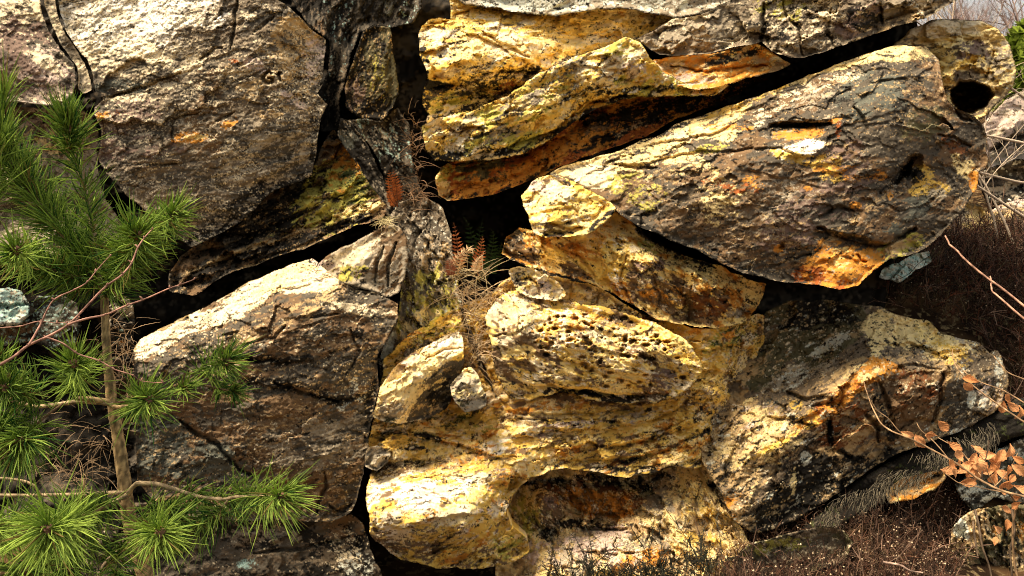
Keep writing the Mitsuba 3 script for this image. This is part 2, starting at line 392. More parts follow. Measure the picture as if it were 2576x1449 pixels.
rock('stone_block', 'dark purplish block left of the wide crack, at the upper left edge', [(-60, -90), (95, -90), (100, 10), (108, 32), (125, 78), (150, 123), (186, 158), (191, 215), (184, 240), (162, 257), (122, 266), (60, 259), (-60, 254)], 2.58, category=BLOCK, edge=12,
     base=('PB', 'DG'), big=.02, ter=.014, bed=-20, mix=.5, seed=23, ctrl=[(0, -60, .09), (0, 150, 0), (160, 200, -.02), (100, 30, .06), (50, 250, .03)],
     patches=[((60, 15, 120, 40, 0), 'CR', .75, 20), ((110, 190, 90, 60, 30), 'PK', .4, 26), ((120, 160, 70, 16, -30), 'CR', .5, 30), ((40, 90, 60, 40, 0), 'PB', .6, 14)], specks=(('CR', .10, 70), ('BK', .07, 90)))
rock('stone_wedge', 'narrow pale wedge of stone caught inside the upper left crack', [(108, -90), (134, -90), (140, 0), (150, 48), (164, 88), (188, 124), (212, 158), (226, 195), (230, 224), (212, 232), (199, 222), (197, 170), (162, 118), (136, 72), (118, 22)], 2.585, category='stone', edge=6, grow=2,
     base=('CR', 'G'), big=.01, ter=.01, seed=25, mix=.35, patches=[((205, 205, 26, 22, 0), 'GL', .7, 20)], specks=(('BK', .08, 90),))
rock('stone_block', 'pale yellowish stone behind the pine under the upper left crack', [(-60, 266), (60, 268), (130, 276), (188, 268), (228, 292), (246, 330), (248, 420), (262, 500), (330, 590), (200, 640), (-60, 660)], 2.85, category=BLOCK, edge=16,
     base=('GL', 'GB'), big=.03, ter=.03, seed=27, mix=.45, patches=[((120, 300, 130, 30, 0), 'PK', .6, 20), ((150, 360, 90, 40, 0), 'YP', .5, 25), ((100, 500, 130, 80, 0), 'OL', .7, 14)], specks=(('BK', .10, 70),))
rock('flat_stone', 'dark layered slab jutting under the big upper left face', [(455, 650), (500, 612), (560, 580), (630, 535), (690, 470), (760, 445), (800, 415), (815, 360), (838, 330), (880, 385), (925, 465), (972, 522), (958, 545), (900, 562), (830, 592), (760, 622), (700, 640), (640, 664), (560, 692), (490, 738), (430, 730), (430, 690)], 2.68,
     category='rock slab', edge=9, grow=4, depth=.6, base=('BR', 'DG'), big=.02, facet=.03, fsize=60, ter=.02, tf=7, bed=24, bedamp=.011, bedf=60, mix=.55, seed=29,
     ctrl=[(500, 620, .02), (520, 690, -.05), (700, 500, .06), (760, 590, -.06), (900, 440, .0), (930, 540, -.10), (850, 370, .08)],
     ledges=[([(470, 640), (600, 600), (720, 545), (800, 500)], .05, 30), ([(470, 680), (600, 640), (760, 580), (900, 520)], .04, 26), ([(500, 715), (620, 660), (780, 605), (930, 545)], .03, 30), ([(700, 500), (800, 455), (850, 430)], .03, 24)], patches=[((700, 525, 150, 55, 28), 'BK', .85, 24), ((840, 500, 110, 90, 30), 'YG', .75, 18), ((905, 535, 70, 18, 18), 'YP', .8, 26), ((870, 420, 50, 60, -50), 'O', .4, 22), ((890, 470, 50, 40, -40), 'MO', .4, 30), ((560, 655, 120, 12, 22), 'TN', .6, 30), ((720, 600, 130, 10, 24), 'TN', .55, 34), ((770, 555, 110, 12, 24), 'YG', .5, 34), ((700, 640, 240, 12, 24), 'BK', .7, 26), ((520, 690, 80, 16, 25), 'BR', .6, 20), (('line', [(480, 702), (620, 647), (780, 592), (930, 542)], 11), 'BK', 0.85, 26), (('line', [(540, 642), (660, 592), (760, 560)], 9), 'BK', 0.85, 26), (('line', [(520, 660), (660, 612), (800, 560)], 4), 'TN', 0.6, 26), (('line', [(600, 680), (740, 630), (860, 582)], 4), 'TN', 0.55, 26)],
     specks=(('BK', .16, 60), ('TN', .06, 90)), cracks=[([(480, 690), (600, 640), (720, 590), (850, 545)], 5, .03), ([(560, 640), (700, 570), (800, 520)], 4, .025), ([(640, 560), (760, 500), (860, 500)], 4, .02)])
# lower left
rock('stone_block', 'large brown block with a pale sloping top behind the pine', [(336, 880), (352, 852), (420, 818), (485, 787), (560, 745), (650, 698), (720, 668), (785, 648), (830, 690), (900, 728), (950, 738), (1000, 762), (1003, 800), (975, 850), (952, 895), (948, 985), (930, 1080), (920, 1170), (905, 1235), (884, 1288), (840, 1312), (790, 1312), (700, 1306), (600, 1310), (480, 1300), (400, 1270), (345, 1215), (338, 1000)], 2.30,
     category=BLOCK, edge=7, depth=.7, base=('BR', 'DG'), big=.015, facet=.011, fsize=100, ter=.010, tf=6, bed=14, bedamp=.002, mix=.5, seed=31, grit=.0026,
     ctrl=[(336, 865, .10), (352, 850, .15), (485, 785, .19), (650, 697, .23), (785, 648, .26), (900, 728, .10), (342, 905, 0), (400, 888, 0), (480, 850, 0), (600, 797, 0), (700, 745, 0), (760, 738, .0), (850, 738, 0), (990, 775, .05), (500, 1000, -.015), (800, 900, -.02), (920, 900, .03), (700, 1150, .0), (400, 1150, .04), (890, 1150, .05), (650, 1300, .08), (850, 1290, .09), (440, 1100, .06), (600, 1120, .0)],
     ledges=[([(600, 900), (700, 910), (800, 900)], .02, 30), ([(620, 960), (730, 975), (850, 1005), (930, 990)], .03, 40), ([(650, 860), (720, 830), (830, 800), (930, 790)], .014, 24), ([(560, 1030), (680, 1050), (800, 1040)], .014, 30), ([(700, 1180), (800, 1150), (880, 1160)], .012, 24)], patches=[([(336, 880), (352, 850), (485, 785), (650, 697), (785, 648), (850, 690), (850, 735), (760, 738), (700, 744), (600, 796), (480, 848), (400, 888), (345, 905)], 'CR', .93, 14), ((720, 700, 110, 26, 25), 'YP', .6, 20), ((460, 830, 90, 16, 27), 'GL', .5, 26), ((385, 850, 26, 14, 20), 'W', .8, 30), ((800, 660, 34, 14, 0), 'PK', .7, 30), ((830, 680, 20, 20, 0), 'RU', .3, 40),  # pale top, lightened in colour for the sky light it catches
              ([(345, 1060), (440, 1050), (500, 1090), (570, 1130), (620, 1180), (640, 1210), (500, 1220), (345, 1200)], 'SL', .8, 12), ((420, 910, 70, 30, 20), 'DG', .6, 18), ((700, 800, 200, 30, 25), 'TN', .25, 30), ((860, 870, 90, 110, 0), 'DG', .55, 20), ((640, 900, 60, 20, 0), 'BK', .6, 24),
              ((760, 980, 160, 12, -10), 'BK', .5, 26), ((920, 780, 80, 14, -8), 'CR', .5, 26), ((890, 990, 50, 40, 40), 'LI', .4, 30), ((800, 1120, 140, 90, 0), 'G', .4, 26), ((640, 1060, 200, 60, 10), 'BR', .5, 20), ((880, 1250, 40, 80, 10), 'DG', .5, 26), ((740, 1060, 60, 10, 10), 'TN', .5, 40), (('line', [(620, 960), (730, 975), (850, 1005), (930, 990)], 13), 'BK', 0.7, 26), (('line', [(900, 830), (945, 900), (935, 1000), (920, 1150)], 12), 'BK', 0.6, 26), (('line', [(640, 900), (700, 910), (780, 900)], 9), 'BK', 0.6, 26)],
     specks=(('TN', .08, 80), ('BK', .09, 75), ('CR', .035, 110)),
     cracks=[([(453, 1056), (500, 1095), (548, 1118), (570, 1150), (605, 1182), (640, 1198)], 6, .05), ([(815, 1188), (822, 1225), (800, 1262), (797, 1285)], 4, .03), ([(828, 1272), (850, 1287), (884, 1270)], 4, .03), ([(690, 965), (730, 972), (800, 1000), (850, 1010)], 5, .03), ([(620, 900), (650, 910), (700, 905)], 6, .03), ([(560, 842), (600, 835)], 3, .02), ([(640, 860), (690, 850), (720, 820)], 3.5, .02), ([(780, 800), (850, 790)], 3.5, .02), ([(735, 1100), (775, 1090)], 3, .02), ([(880, 830), (905, 890), (870, 940)], 3.5, .02)])
rock('stone', 'rounded ringed stone on the upper right corner of the large brown block', [(800, 672), (825, 648), (862, 628), (905, 606), (942, 588), (975, 568), (1000, 572), (1018, 600), (1022, 650), (1015, 700), (1000, 735), (975, 745), (940, 728), (890, 716), (845, 708), (815, 695)], 2.42, category='stone', edge=18, grow=5,
     base=('GL', 'BR'), big=.02, ter=.012, bed=40, mix=.4, seed=33, ctrl=[(830, 670, .06), (920, 650, 0), (980, 600, .03), (990, 700, .0)],
     patches=[((890, 640, 80, 22, 25), 'CR', .7, 20), ((870, 690, 60, 20, 10), 'YG', .55, 22), ((975, 660, 36, 70, -10), 'BR', .75, 16), ((990, 655, 16, 40, -8), 'GL', .6, 30), ((960, 600, 40, 14, 30), 'CR', .6, 24), ((820, 665, 20, 12, 0), 'PK', .8, 30)], specks=(('BK', .12, 70),),
     cracks=[([(968, 620), (948, 660), (945, 710)], 4, .03), ([(1000, 610), (978, 650), (975, 720)], 4, .03)])
rock('boulder', 'boulder crusted with teal lichen at the left edge under the pine', [(-60, 735), (20, 722), (55, 730), (76, 760), (74, 795), (50, 815), (10, 822), (-60, 830)], 2.5, category=BOULD, edge=24, base=('TE', 'LI'), mix=.35, seed=35, ter=.012, specks=(('BK', .14, 70), ('GL', .1, 60)), cracks=[([(-40, 770), (20, 772), (74, 765)], 4, .03)])
rock('stone', 'dark rough stone behind the birch twig at the left', [(60, 790), (90, 745), (150, 738), (195, 760), (205, 820), (190, 870), (130, 885), (70, 860), (-20, 880), (-20, 830)], 2.75, category='stone', edge=24, base=('DG', 'BK'), seed=37, mix=.5, patches=[((50, 835, 60, 26, 0), 'BR', .6, 20), ((130, 790, 30, 40, 0), 'SL', .6, 30)], specks=(('TE', .08, 90),))
rock('stone', 'grey ridged stone standing behind the pine trunk', [(262, 760), (300, 735), (330, 752), (340, 800), (338, 860), (345, 960), (352, 1100), (345, 1240), (270, 1240), (275, 1000)], 2.55, category='stone', edge=20, facet=.03, fsize=40, base=('DG', 'BK'), seed=39, bed=5, bedamp=.01, patches=[((310, 785, 34, 40, 0), 'GL', .8, 20), ((300, 850, 20, 24, 0), 'TE', .6, 30), ((315, 870, 20, 20, 0), 'O', .4, 30), ((310, 1000, 40, 90, 0), 'BR', .6, 20), ((265, 1050, 10, 40, 0), 'LI', .7, 20)], specks=(('BK', .25, 60),))
rock('stone_block', 'low black rubble rock speckled with lichen at the bottom left', [(180, 1255), (400, 1265), (560, 1300), (700, 1300), (800, 1308), (880, 1290), (918, 1320), (930, 1380), (960, 1440), (980, 1520), (150, 1540)], 2.36, category=BLOCK, edge=20, base=('DG', 'BK'), big=.04, ter=.03, seed=41, mix=.6,
     patches=[((640, 1350, 90, 30, 0), 'G', .5, 26), ((760, 1400, 120, 20, -6), 'GB', .6, 24), ((880, 1370, 40, 50, 20), 'CR', .4, 50), ((900, 1420, 40, 30, 0), 'LI', .4, 60), ((620, 1420, 24, 16, 0), 'TE', .6, 30), ((860, 1330, 60, 30, 0), 'BR', .6, 24)], specks=(('CR', .035, 90), ('GB', .2, 40)), cracks=[([(640, 1390), (760, 1380), (880, 1350)], 4, .03)])
# the gully in the middle; its wall and slabs are coloured darker for shade
rock('flat_stone', 'dark olive slab standing upright deep in the gully', [(910, 78), (940, 62), (980, 66), (992, 150), (1006, 240), (985, 275), (962, 302), (930, 300), (902, 296), (868, 272), (864, 222), (876, 185), (890, 148)], 3.12, category='rock slab', edge=16, base=('OL', 'BK'), big=.02, ter=.02, bed=75, seed=43, mix=.6, patches=[((940, 180, 34, 70, 0), 'OL', .6, 16), ((895, 240, 34, 40, 0), 'PB', .6, 24), ((870, 190, 8, 16, 0), 'LI', .7, 30), ((950, 200, 20, 60, 0), 'YG', .2, 30)], specks=(('TN', .08, 80), ('BK', .2, 60)))
rock('flat_stone', 'gully wall at the top of the picture, coloured black for its shade', [(700, -90), (1075, -90), (1060, 20), (1040, 60), (980, 70), (905, 80), (880, 150), (860, 230), (850, 330), (810, 330), (800, 235), (826, 180), (826, 100), (790, 75), (745, 20)], 3.3, category='rock slab', edge=20, base=('BK', 'DG'), big=.04, ter=.04, bed=80, bedamp=.012, bedf=30, seed=45, mix=.25, patches=[((850, 190, 30, 90, 0), 'GB', .35, 30), ((800, 70, 20, 24, 0), 'BR', .5, 30), ((970, 20, 30, 24, 0), 'SL', .3, 30)], specks=(('GB', .10, 60), ('TE', .015, 50)))
rock('flat_stone', 'long leaning grey rib between the layered slab and the gully', [(855, 292), (880, 300), (925, 360), (948, 410), (965, 455), (985, 522), (1000, 560), (972, 545), (955, 510), (928, 470), (900, 420), (868, 370), (846, 340)], 2.72, category='rock slab', edge=10, base=('DG', 'BK'), big=.01, ter=.012, bed=-58, bedamp=.006, seed=47, patches=[((893, 430, 8, 14, 20), 'W', .85, 25), ((905, 455, 8, 14, 20), 'W', .8, 25), ((870, 345, 20, 30, 30), 'SL', .6, 20)], specks=(('GL', .2, 70), ('BK', .12, 60)))
rock('flat_stone', 'lichen-dusted dark rock deep in the gully beside the leaning rib', [(880, 300), (920, 296), (965, 305), (1000, 270), (1030, 310), (1040, 400), (1062, 500), (1085, 560), (1000, 560), (975, 480), (950, 400), (920, 350)], 3.0, category='rock slab', edge=18, base=('BK', 'DG'), big=.02, ter=.02, bed=-62, bedamp=.008, seed=49, patches=[((985, 380, 20, 40, 20), 'TE', .3, 40), ((960, 340, 40, 30, 20), 'GL', .3, 40)], specks=(('GL', .07, 70), ('BK', .25, 50), ('TE', .03, 60)))
rock('stone_ridge', 'mossy grey ridge of rock running down the middle below the gully', [(968, 568), (1008, 512), (1058, 490), (1108, 520), (1126, 580), (1138, 660), (1150, 730), (1170, 800), (1190, 860), (1215, 925), (1245, 985), (1275, 1050), (1262, 1080), (1225, 1030), (1195, 960), (1165, 890), (1140, 850), (1080, 860), (1010, 910), (962, 950), (955, 905), (985, 840), (1008, 790), (1012, 740), (1024, 690), (1022, 620)], 2.52, category='rock ridge', edge=14, grow=4, depth=.7,
     base=('GB', 'DG'), big=.025, facet=.02, fsize=60, ter=.014, bed=-70, seed=51, mix=.5, ctrl=[(1010, 530, .12), (1060, 500, .16), (1070, 640, .02), (1060, 760, -.03), (1000, 900, 0), (1160, 850, -.02), (1250, 1040, -.05)],
     patches=[((1075, 780, 80, 90, 10), 'YG', .75, 18), ((1060, 820, 70, 40, 25), 'YP', .6, 24), ((1090, 650, 30, 50, -10), 'TN', .5, 20), ((1098, 690, 10, 40, -18), 'YG', .7, 24), ((1010, 560, 40, 40, 0), 'GL', .4, 40), ((975, 880, 14, 40, -20), 'LI', .7, 24), ((1080, 560, 40, 60, -20), 'DG', .6, 30), ((1130, 740, 12, 60, -12), 'OL', .6, 24), ((1190, 900, 20, 70, -20), 'GL', .6, 34)], specks=(('BK', .17, 62), ('GL', .14, 90), ('LI', .03, 70)))
# upper right
rock('stone_block', 'grey lichen-covered rock along the top edge above the yellow shelf', [(1120, -90), (1960, -90), (1900, 10), (1780, 26), (1715, 45), (1640, 34), (1560, 20), (1480, 28), (1400, 40), (1320, 36), (1250, 18), (1170, 12), (1140, -5)], 2.68, category=BLOCK, edge=16, base=('G', 'GL'), big=.03, ter=.02, seed=53, mix=.5, patches=[((1330, 10, 110, 30, 0), 'LI', .55, 30), ((1600, 5, 160, 20, 0), 'GL', .5, 30)], specks=(('LI', .4, 24), ('BK', .2, 60), ('LI', .12, 80)))
rock('flat_stone', 'golden knobbly shelf of rock right of the gully', [(1055, 88), (1064, 66), (1082, 52), (1108, 50), (1140, 60), (1138, 30), (1132, 0), (1150, -20), (1300, -10), (1480, -5), (1700, 10), (1760, 30), (1700, 62), (1640, 90), (1590, 106), (1560, 130), (1480, 170), (1400, 195), (1330, 225), (1260, 270), (1180, 300), (1090, 318), (1075, 305), (1082, 285), (1068, 262), (1066, 235), (1078, 205), (1074, 168), (1062, 140)], 2.58, category='rock slab', edge=16, grow=4, depth=.7,
     base=('Y', 'YB'), big=.02, facet=.016, fsize=70, ter=.016, tf=5, bed=14, bedamp=.009, bedf=24, seed=55, mix=.35, grit=.0026,
     ctrl=[(1100, 70, .05), (1110, 130, -.02), (1180, 150, -.04), (1300, 150, .02), (1250, 60, .10), (1400, 110, .11), (1550, 60, .16), (1420, 30, .22), (1250, 10, .2), (1180, 20, .16), (1230, 190, .0), (1330, 195, .10), (1200, 240, .10), (1090, 240, .02), (1300, 250, .18), (1500, 150, .14), (1660, 50, .18)],
     ledges=[([(1090, 205), (1150, 200), (1220, 178), (1300, 172), (1390, 176)], .06, 26), ([(1150, 70), (1230, 100), (1300, 140), (1360, 160)], .05, 34), ([(1085, 265), (1150, 245), (1260, 225), (1340, 200)], .05, 24), ([(1140, 30), (1240, 22), (1360, 38), (1500, 22), (1640, 30)], .03, 16)], patches=[((1330, 100, 190, 36, 4), 'YP', .8, 14), ((1300, 60, 160, 34, 0), 'Y', .5, 18), ((1560, 40, 130, 26, 2), 'YP', .7, 16), ((1500, 25, 150, 10, -6), 'RU', .6, 20), ((1610, 28, 60, 8, 0), 'O', .6, 20), ((1250, 45, 80, 22, -25), 'GB', .6, 24), ((1125, 105, 40, 34, 0), 'PK', .75, 16), ((1130, 85, 50, 16, 0), 'G', .6, 24), ((1110, 125, 30, 26, 0), 'LI', .45, 40),
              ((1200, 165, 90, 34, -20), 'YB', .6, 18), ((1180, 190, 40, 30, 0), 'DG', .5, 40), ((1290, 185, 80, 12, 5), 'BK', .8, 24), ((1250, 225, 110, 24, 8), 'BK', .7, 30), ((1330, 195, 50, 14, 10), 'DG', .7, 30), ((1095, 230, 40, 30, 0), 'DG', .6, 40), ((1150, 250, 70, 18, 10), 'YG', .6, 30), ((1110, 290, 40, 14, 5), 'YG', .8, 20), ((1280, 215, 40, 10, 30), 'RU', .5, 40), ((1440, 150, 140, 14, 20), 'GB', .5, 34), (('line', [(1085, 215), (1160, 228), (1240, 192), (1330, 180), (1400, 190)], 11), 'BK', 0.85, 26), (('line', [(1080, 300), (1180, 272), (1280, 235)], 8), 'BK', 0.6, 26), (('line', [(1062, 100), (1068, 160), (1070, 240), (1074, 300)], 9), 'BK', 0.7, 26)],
     specks=(('CR', .25, 16), ('BK', .09, 70), ('YB', .08, 60), ('BR', .12, 90)), cracks=[([(1140, 40), (1200, 20), (1260, 30), (1340, 34), (1480, 24)], 4, .03), ([(1245, 176), (1290, 174), (1330, 180)], 5, .035), ([(1220, 85), (1260, 110), (1330, 142)], 5, .03), ([(1090, 220), (1150, 212), (1200, 226), (1260, 222)], 6, .04), ([(1135, 52), (1080, 60)], 3, .02), ([(1340, 90), (1440, 100), (1560, 70)], 3, .012)])
rock('stone_ridge', 'long yellow log-shaped ridge crossing the upper right', [(1066, 320), (1120, 298), (1180, 280), (1232, 262), (1282, 238), (1330, 205), (1380, 172), (1440, 146), (1500, 128), (1545, 108), (1576, 96), (1605, 108), (1630, 140), (1662, 182), (1715, 208), (1770, 205), (1830, 215), (1790, 240), (1700, 236), (1600, 242), (1510, 262), (1462, 292), (1425, 320), (1385, 345), (1340, 375), (1300, 390), (1230, 396), (1150, 404), (1090, 400), (1072, 375)], 2.42, category='rock ridge', edge=18, grow=3, depth=.6,
     base=('Y', 'YP'), big=.015, facet=.016, fsize=60, ter=.014, tf=6, bed=26, bedamp=.005, bedf=36, rough=6, seed=57, mix=.35, grit=.0028,
     ctrl=[(1080, 330, .03), (1090, 390, .06), (1200, 290, .05), (1200, 340, -.02), (1220, 385, .06), (1350, 215, .06), (1360, 280, -.02), (1390, 335, .09), (1480, 150, .05), (1500, 200, -.02), (1500, 250, .10), (1575, 110, .04), (1600, 170, .0), (1700, 215, .06), (1640, 230, .12)],
     ledges=[([(1150, 340), (1240, 330), (1320, 300), (1400, 255), (1470, 215)], .03, 24), ([(1230, 385), (1310, 355), (1390, 322), (1440, 285), (1490, 252), (1620, 232)], .08, 30), ([(1420, 180), (1480, 165), (1560, 170), (1640, 200)], .03, 22)], patches=[((1170, 310, 110, 24, 16), 'YP', .55, 22), ((1090, 330, 34, 20, 15), 'GL', .7, 22), ((1250, 345, 60, 26, 20), 'G', .75, 24), ((1200, 360, 80, 26, 8), 'YG', .5, 26), ((1320, 255, 70, 26, 32), 'G', .55, 34), ((1400, 230, 70, 34, 30), 'GB', .45, 40), ((1440, 165, 60, 24, 22), 'G', .5, 40), ((1370, 270, 80, 16, 32), 'YB', .7, 20), ((1470, 215, 60, 24, 30), 'Y', .6, 24), ((1560, 130, 40, 26, 0), 'CR', .6, 30), ((1600, 180, 60, 26, -30), 'PK', .45, 34), ((1540, 185, 50, 26, 0), 'BR', .5, 34), ((1260, 300, 60, 14, 20), 'DG', .55, 40), ((1160, 385, 110, 14, 4), 'BK', .7, 30), ((1330, 372, 90, 12, 22), 'BK', .6, 30), ((1620, 225, 120, 10, 5), 'BK', .7, 30), ((1170, 335, 40, 20, 0), 'BR', .3, 40), (('line', [(1080, 398), (1200, 392), (1320, 372), (1420, 320), (1500, 262), (1640, 236)], 9), 'BK', 0.85, 26), (('line', [(1180, 348), (1300, 322), (1400, 262), (1500, 216)], 5), 'BK', 0.6, 26)],  # black lichen, and painted shade of the undercut, along the bottom
     specks=(('CR', .25, 18), ('YG', .2, 16), ('BK', .10, 72), ('YB', .10, 50), ('LI', .03, 80)), cracks=[([(1280, 372), (1310, 350), (1370, 340), (1400, 322)], 4, .03), ([(1440, 290), (1465, 262), (1520, 245), (1600, 240)], 6, .05), ([(1520, 168), (1548, 160)], 4, .03)])
rock('flat_stone', 'rust-red slab with an orange underside below the yellow ridge', [(1096, 445), (1112, 418), (1150, 402), (1230, 396), (1310, 382), (1390, 340), (1460, 292), (1520, 262), (1600, 240), (1720, 232), (1800, 215), (1900, 190), (1935, 200), (1800, 262), (1700, 300), (1620, 345), (1540, 372), (1480, 392), (1425, 412), (1370, 440), (1310, 462), (1250, 486), (1180, 500), (1130, 507), (1104, 492)], 2.56, category='rock slab', edge=7, depth=.55,
     base=('RU', 'O'), big=.015, facet=.02, fsize=60, ter=.014, tf=6, bed=27, bedamp=.008, bedf=50, seed=59, mix=.35,
     ctrl=[(1100, 460, 0), (1130, 420, .06), (1120, 500, .02), (1300, 395, .10), (1250, 440, .0), (1250, 485, .01), (1450, 320, .12), (1430, 400, -.02), (1600, 260, .14), (1600, 340, .06), (1900, 195, .1)],
     ledges=[([(1110, 420), (1220, 408), (1330, 385), (1420, 330), (1540, 275)], .06, 30), ([(1130, 462), (1240, 455), (1340, 415), (1440, 370)], .03, 24)], patches=[((1110, 470, 24, 40, 10), 'YP', .85, 14), ((1140, 440, 34, 30, 0), 'YG', .7, 24), ((1210, 415, 110, 16, 6), 'OL', .8, 24), ((1230, 440, 60, 12, 5), 'OL', .55, 30), ((1200, 470, 60, 14, 8), 'O', .7, 24), ((1340, 415, 90, 14, 26), 'O', .65, 24), ((1420, 385, 60, 10, 30), 'O', .55, 24), ((1350, 440, 90, 8, 26), 'BK', .5, 30), ((1500, 310, 120, 30, 26), 'BR', .5, 24), ((1560, 330, 110, 14, 26), 'BK', .5, 24), ((1600, 320, 60, 12, 22), 'TN', .5, 34), ((1160, 495, 60, 8, 0), 'BK', .6, 30), ((1700, 260, 160, 30, 20), 'BK', .8, 20), (('line', [(1470, 300), (1600, 290), (1750, 250), (1900, 205)], 24), 'BK', 0.92, 26)],  # black towards the right end is painted shade of the undercut
     specks=(('BK', .12, 55), ('O', .10, 50)), cracks=[([(1120, 415), (1200, 408), (1320, 388), (1400, 345)], 5, .04), ([(1250, 462), (1330, 430), (1420, 390)], 3, .015)])
rock('stone_block', 'orange-stained ledge rock tucked under the grey top slab', [(1640, 150), (1700, 140), (1800, 132), (1900, 105), (1990, 160), (1960, 178), (1900, 192), (1840, 212), (1760, 226), (1700, 216), (1664, 186)], 2.43, category=BLOCK, edge=16, base=('O', 'TN'), big=.02, ter=.025, bed=18, bedamp=.008, seed=61, mix=.45, ctrl=[(1700, 160, .06), (1800, 200, 0), (1900, 150, .06)],
     patches=[((1680, 175, 50, 22, -10), 'CR', .6, 28), ((1740, 200, 70, 12, 0), 'PK', .7, 24), ((1900, 178, 60, 10, 20), 'O', .9, 20), ((1840, 140, 80, 14, 12), 'BK', .5, 34), ((1950, 152, 16, 10, 0), 'LI', .9, 24), ((1820, 205, 60, 10, 18), 'O', .7, 26)], specks=(('BK', .16, 60), ('YB', .10, 60)), cracks=[([(1690, 165), (1760, 180), (1860, 170), (1930, 165)], 4, .03)])
rock('flat_stone', 'grey smooth-faced slab projecting at the top right over a black gap', [(1602, 96), (1650, 72), (1690, 46), (1755, 40), (1800, 20), (1850, -8), (1880, -90), (2460, -90), (2410, 0), (2372, 22), (2330, 48), (2280, 58), (2240, 72), (2180, 94), (2120, 114), (2060, 132), (2010, 148), (1985, 146), (1940, 128), (1914, 104), (1880, 112), (1830, 122), (1770, 138), (1700, 142), (1660, 138), (1625, 118)], 2.47, category='rock slab', edge=8, depth=.8,
     base=('GB', 'G'), big=.02, facet=.022, fsize=80, ter=.012, tf=5, bed=18, seed=63, mix=.5, ctrl=[(1640, 85, .10), (1720, 44, .11), (1800, 80, 0), (1900, 10, .06), (1900, 100, .02), (2000, 100, -.04), (2100, 40, -.02), (2300, 20, .0), (2200, 90, .02)],
     patches=[([(1650, 80), (1700, 55), (1790, 45), (1850, 15), (1905, 20), (1910, 90), (1850, 118), (1760, 134), (1680, 138)], 'G', .85, 16), ((1760, 80, 80, 30, 12), 'GL', .35, 40), ((1700, 50, 60, 12, 10), 'CR', .7, 24), ((2020, 60, 100, 60, 20), 'CR', .38, 30), ((2010, 110, 50, 30, 0), 'GL', .5, 30), ((1950, 90, 40, 30, 0), 'BK', .5, 34), ((2170, 40, 80, 44, 15), 'PB', .8, 16), ((2170, 45, 60, 34, 15), 'BK', .35, 30), ((2280, 40, 60, 20, 20), 'TN', .6, 26), ((2230, 70, 50, 16, 20), 'TN', .5, 26), ((2330, 10, 50, 20, 20), 'CR', .6, 24), ((2180, 100, 60, 12, 20), 'BR', .7, 24), ((1970, 20, 60, 40, 0), 'YG', .3, 34)],
     specks=(('CR', .07, 60), ('BK', .10, 70)), cracks=[([(1965, -10), (1980, 45), (2010, 70), (2015, 140)], 4, .03), ([(1922, 10), (1920, 60), (1914, 104)], 6, .04), ([(2090, 20), (2080, 80), (2100, 120)], 4, .03), ([(2215, 10), (2220, 60)], 4, .03), ([(2230, 50), (2290, 30), (2340, 20)], 5, .03)])
# right
rock('boulder', 'mottled boulder with a dark hollow at the far upper right', [(2240, 120), (2290, 75), (2340, 50), (2400, 46), (2468, 50), (2508, 72), (2534, 100), (2548, 135), (2556, 175), (2552, 215), (2530, 245), (2500, 268), (2482, 290), (2440, 310), (2380, 300), (2250, 250)], 2.50, category=BOULD, edge=30, facet=.02, fsize=70, depth=.6,
     base=('YP', 'GB'), big=.02, ter=.025, tf=7, bed=10, bedamp=.004, seed=65, mix=.5, grit=.003, ctrl=[(2300, 70, .10), (2420, 70, .12), (2500, 90, .08), (2420, 130, -.03), (2540, 180, .03), (2440, 200, .0), (2400, 250, .0), (2480, 270, 0)],
     patches=[((2400, 70, 130, 22, 4), 'CR', .95, 20), ((2500, 85, 40, 22, -40), 'YP', .7, 20), ((2372, 150, 34, 80, 0), 'YB', .8, 26), ((2450, 130, 60, 26, 0), 'PB', .6, 30), ((2430, 160, 50, 20, 15), 'Y', .5, 34), ((2520, 170, 30, 60, 0), 'GL', .45, 40), ((2500, 230, 50, 20, 10), 'TN', .45, 40)], specks=(('BK', .15, 60), ('YP', .09, 60), ('LI', .02, 60)),  # cream along the top paints it as lit from above
     holes=[([(2384, 226), (2412, 200), (2450, 204), (2488, 216), (2504, 240), (2484, 270), (2445, 288), (2406, 280), (2390, 255)], .55)], cracks=[([(2500, 130), (2486, 175), (2480, 200)], 5, .03)])
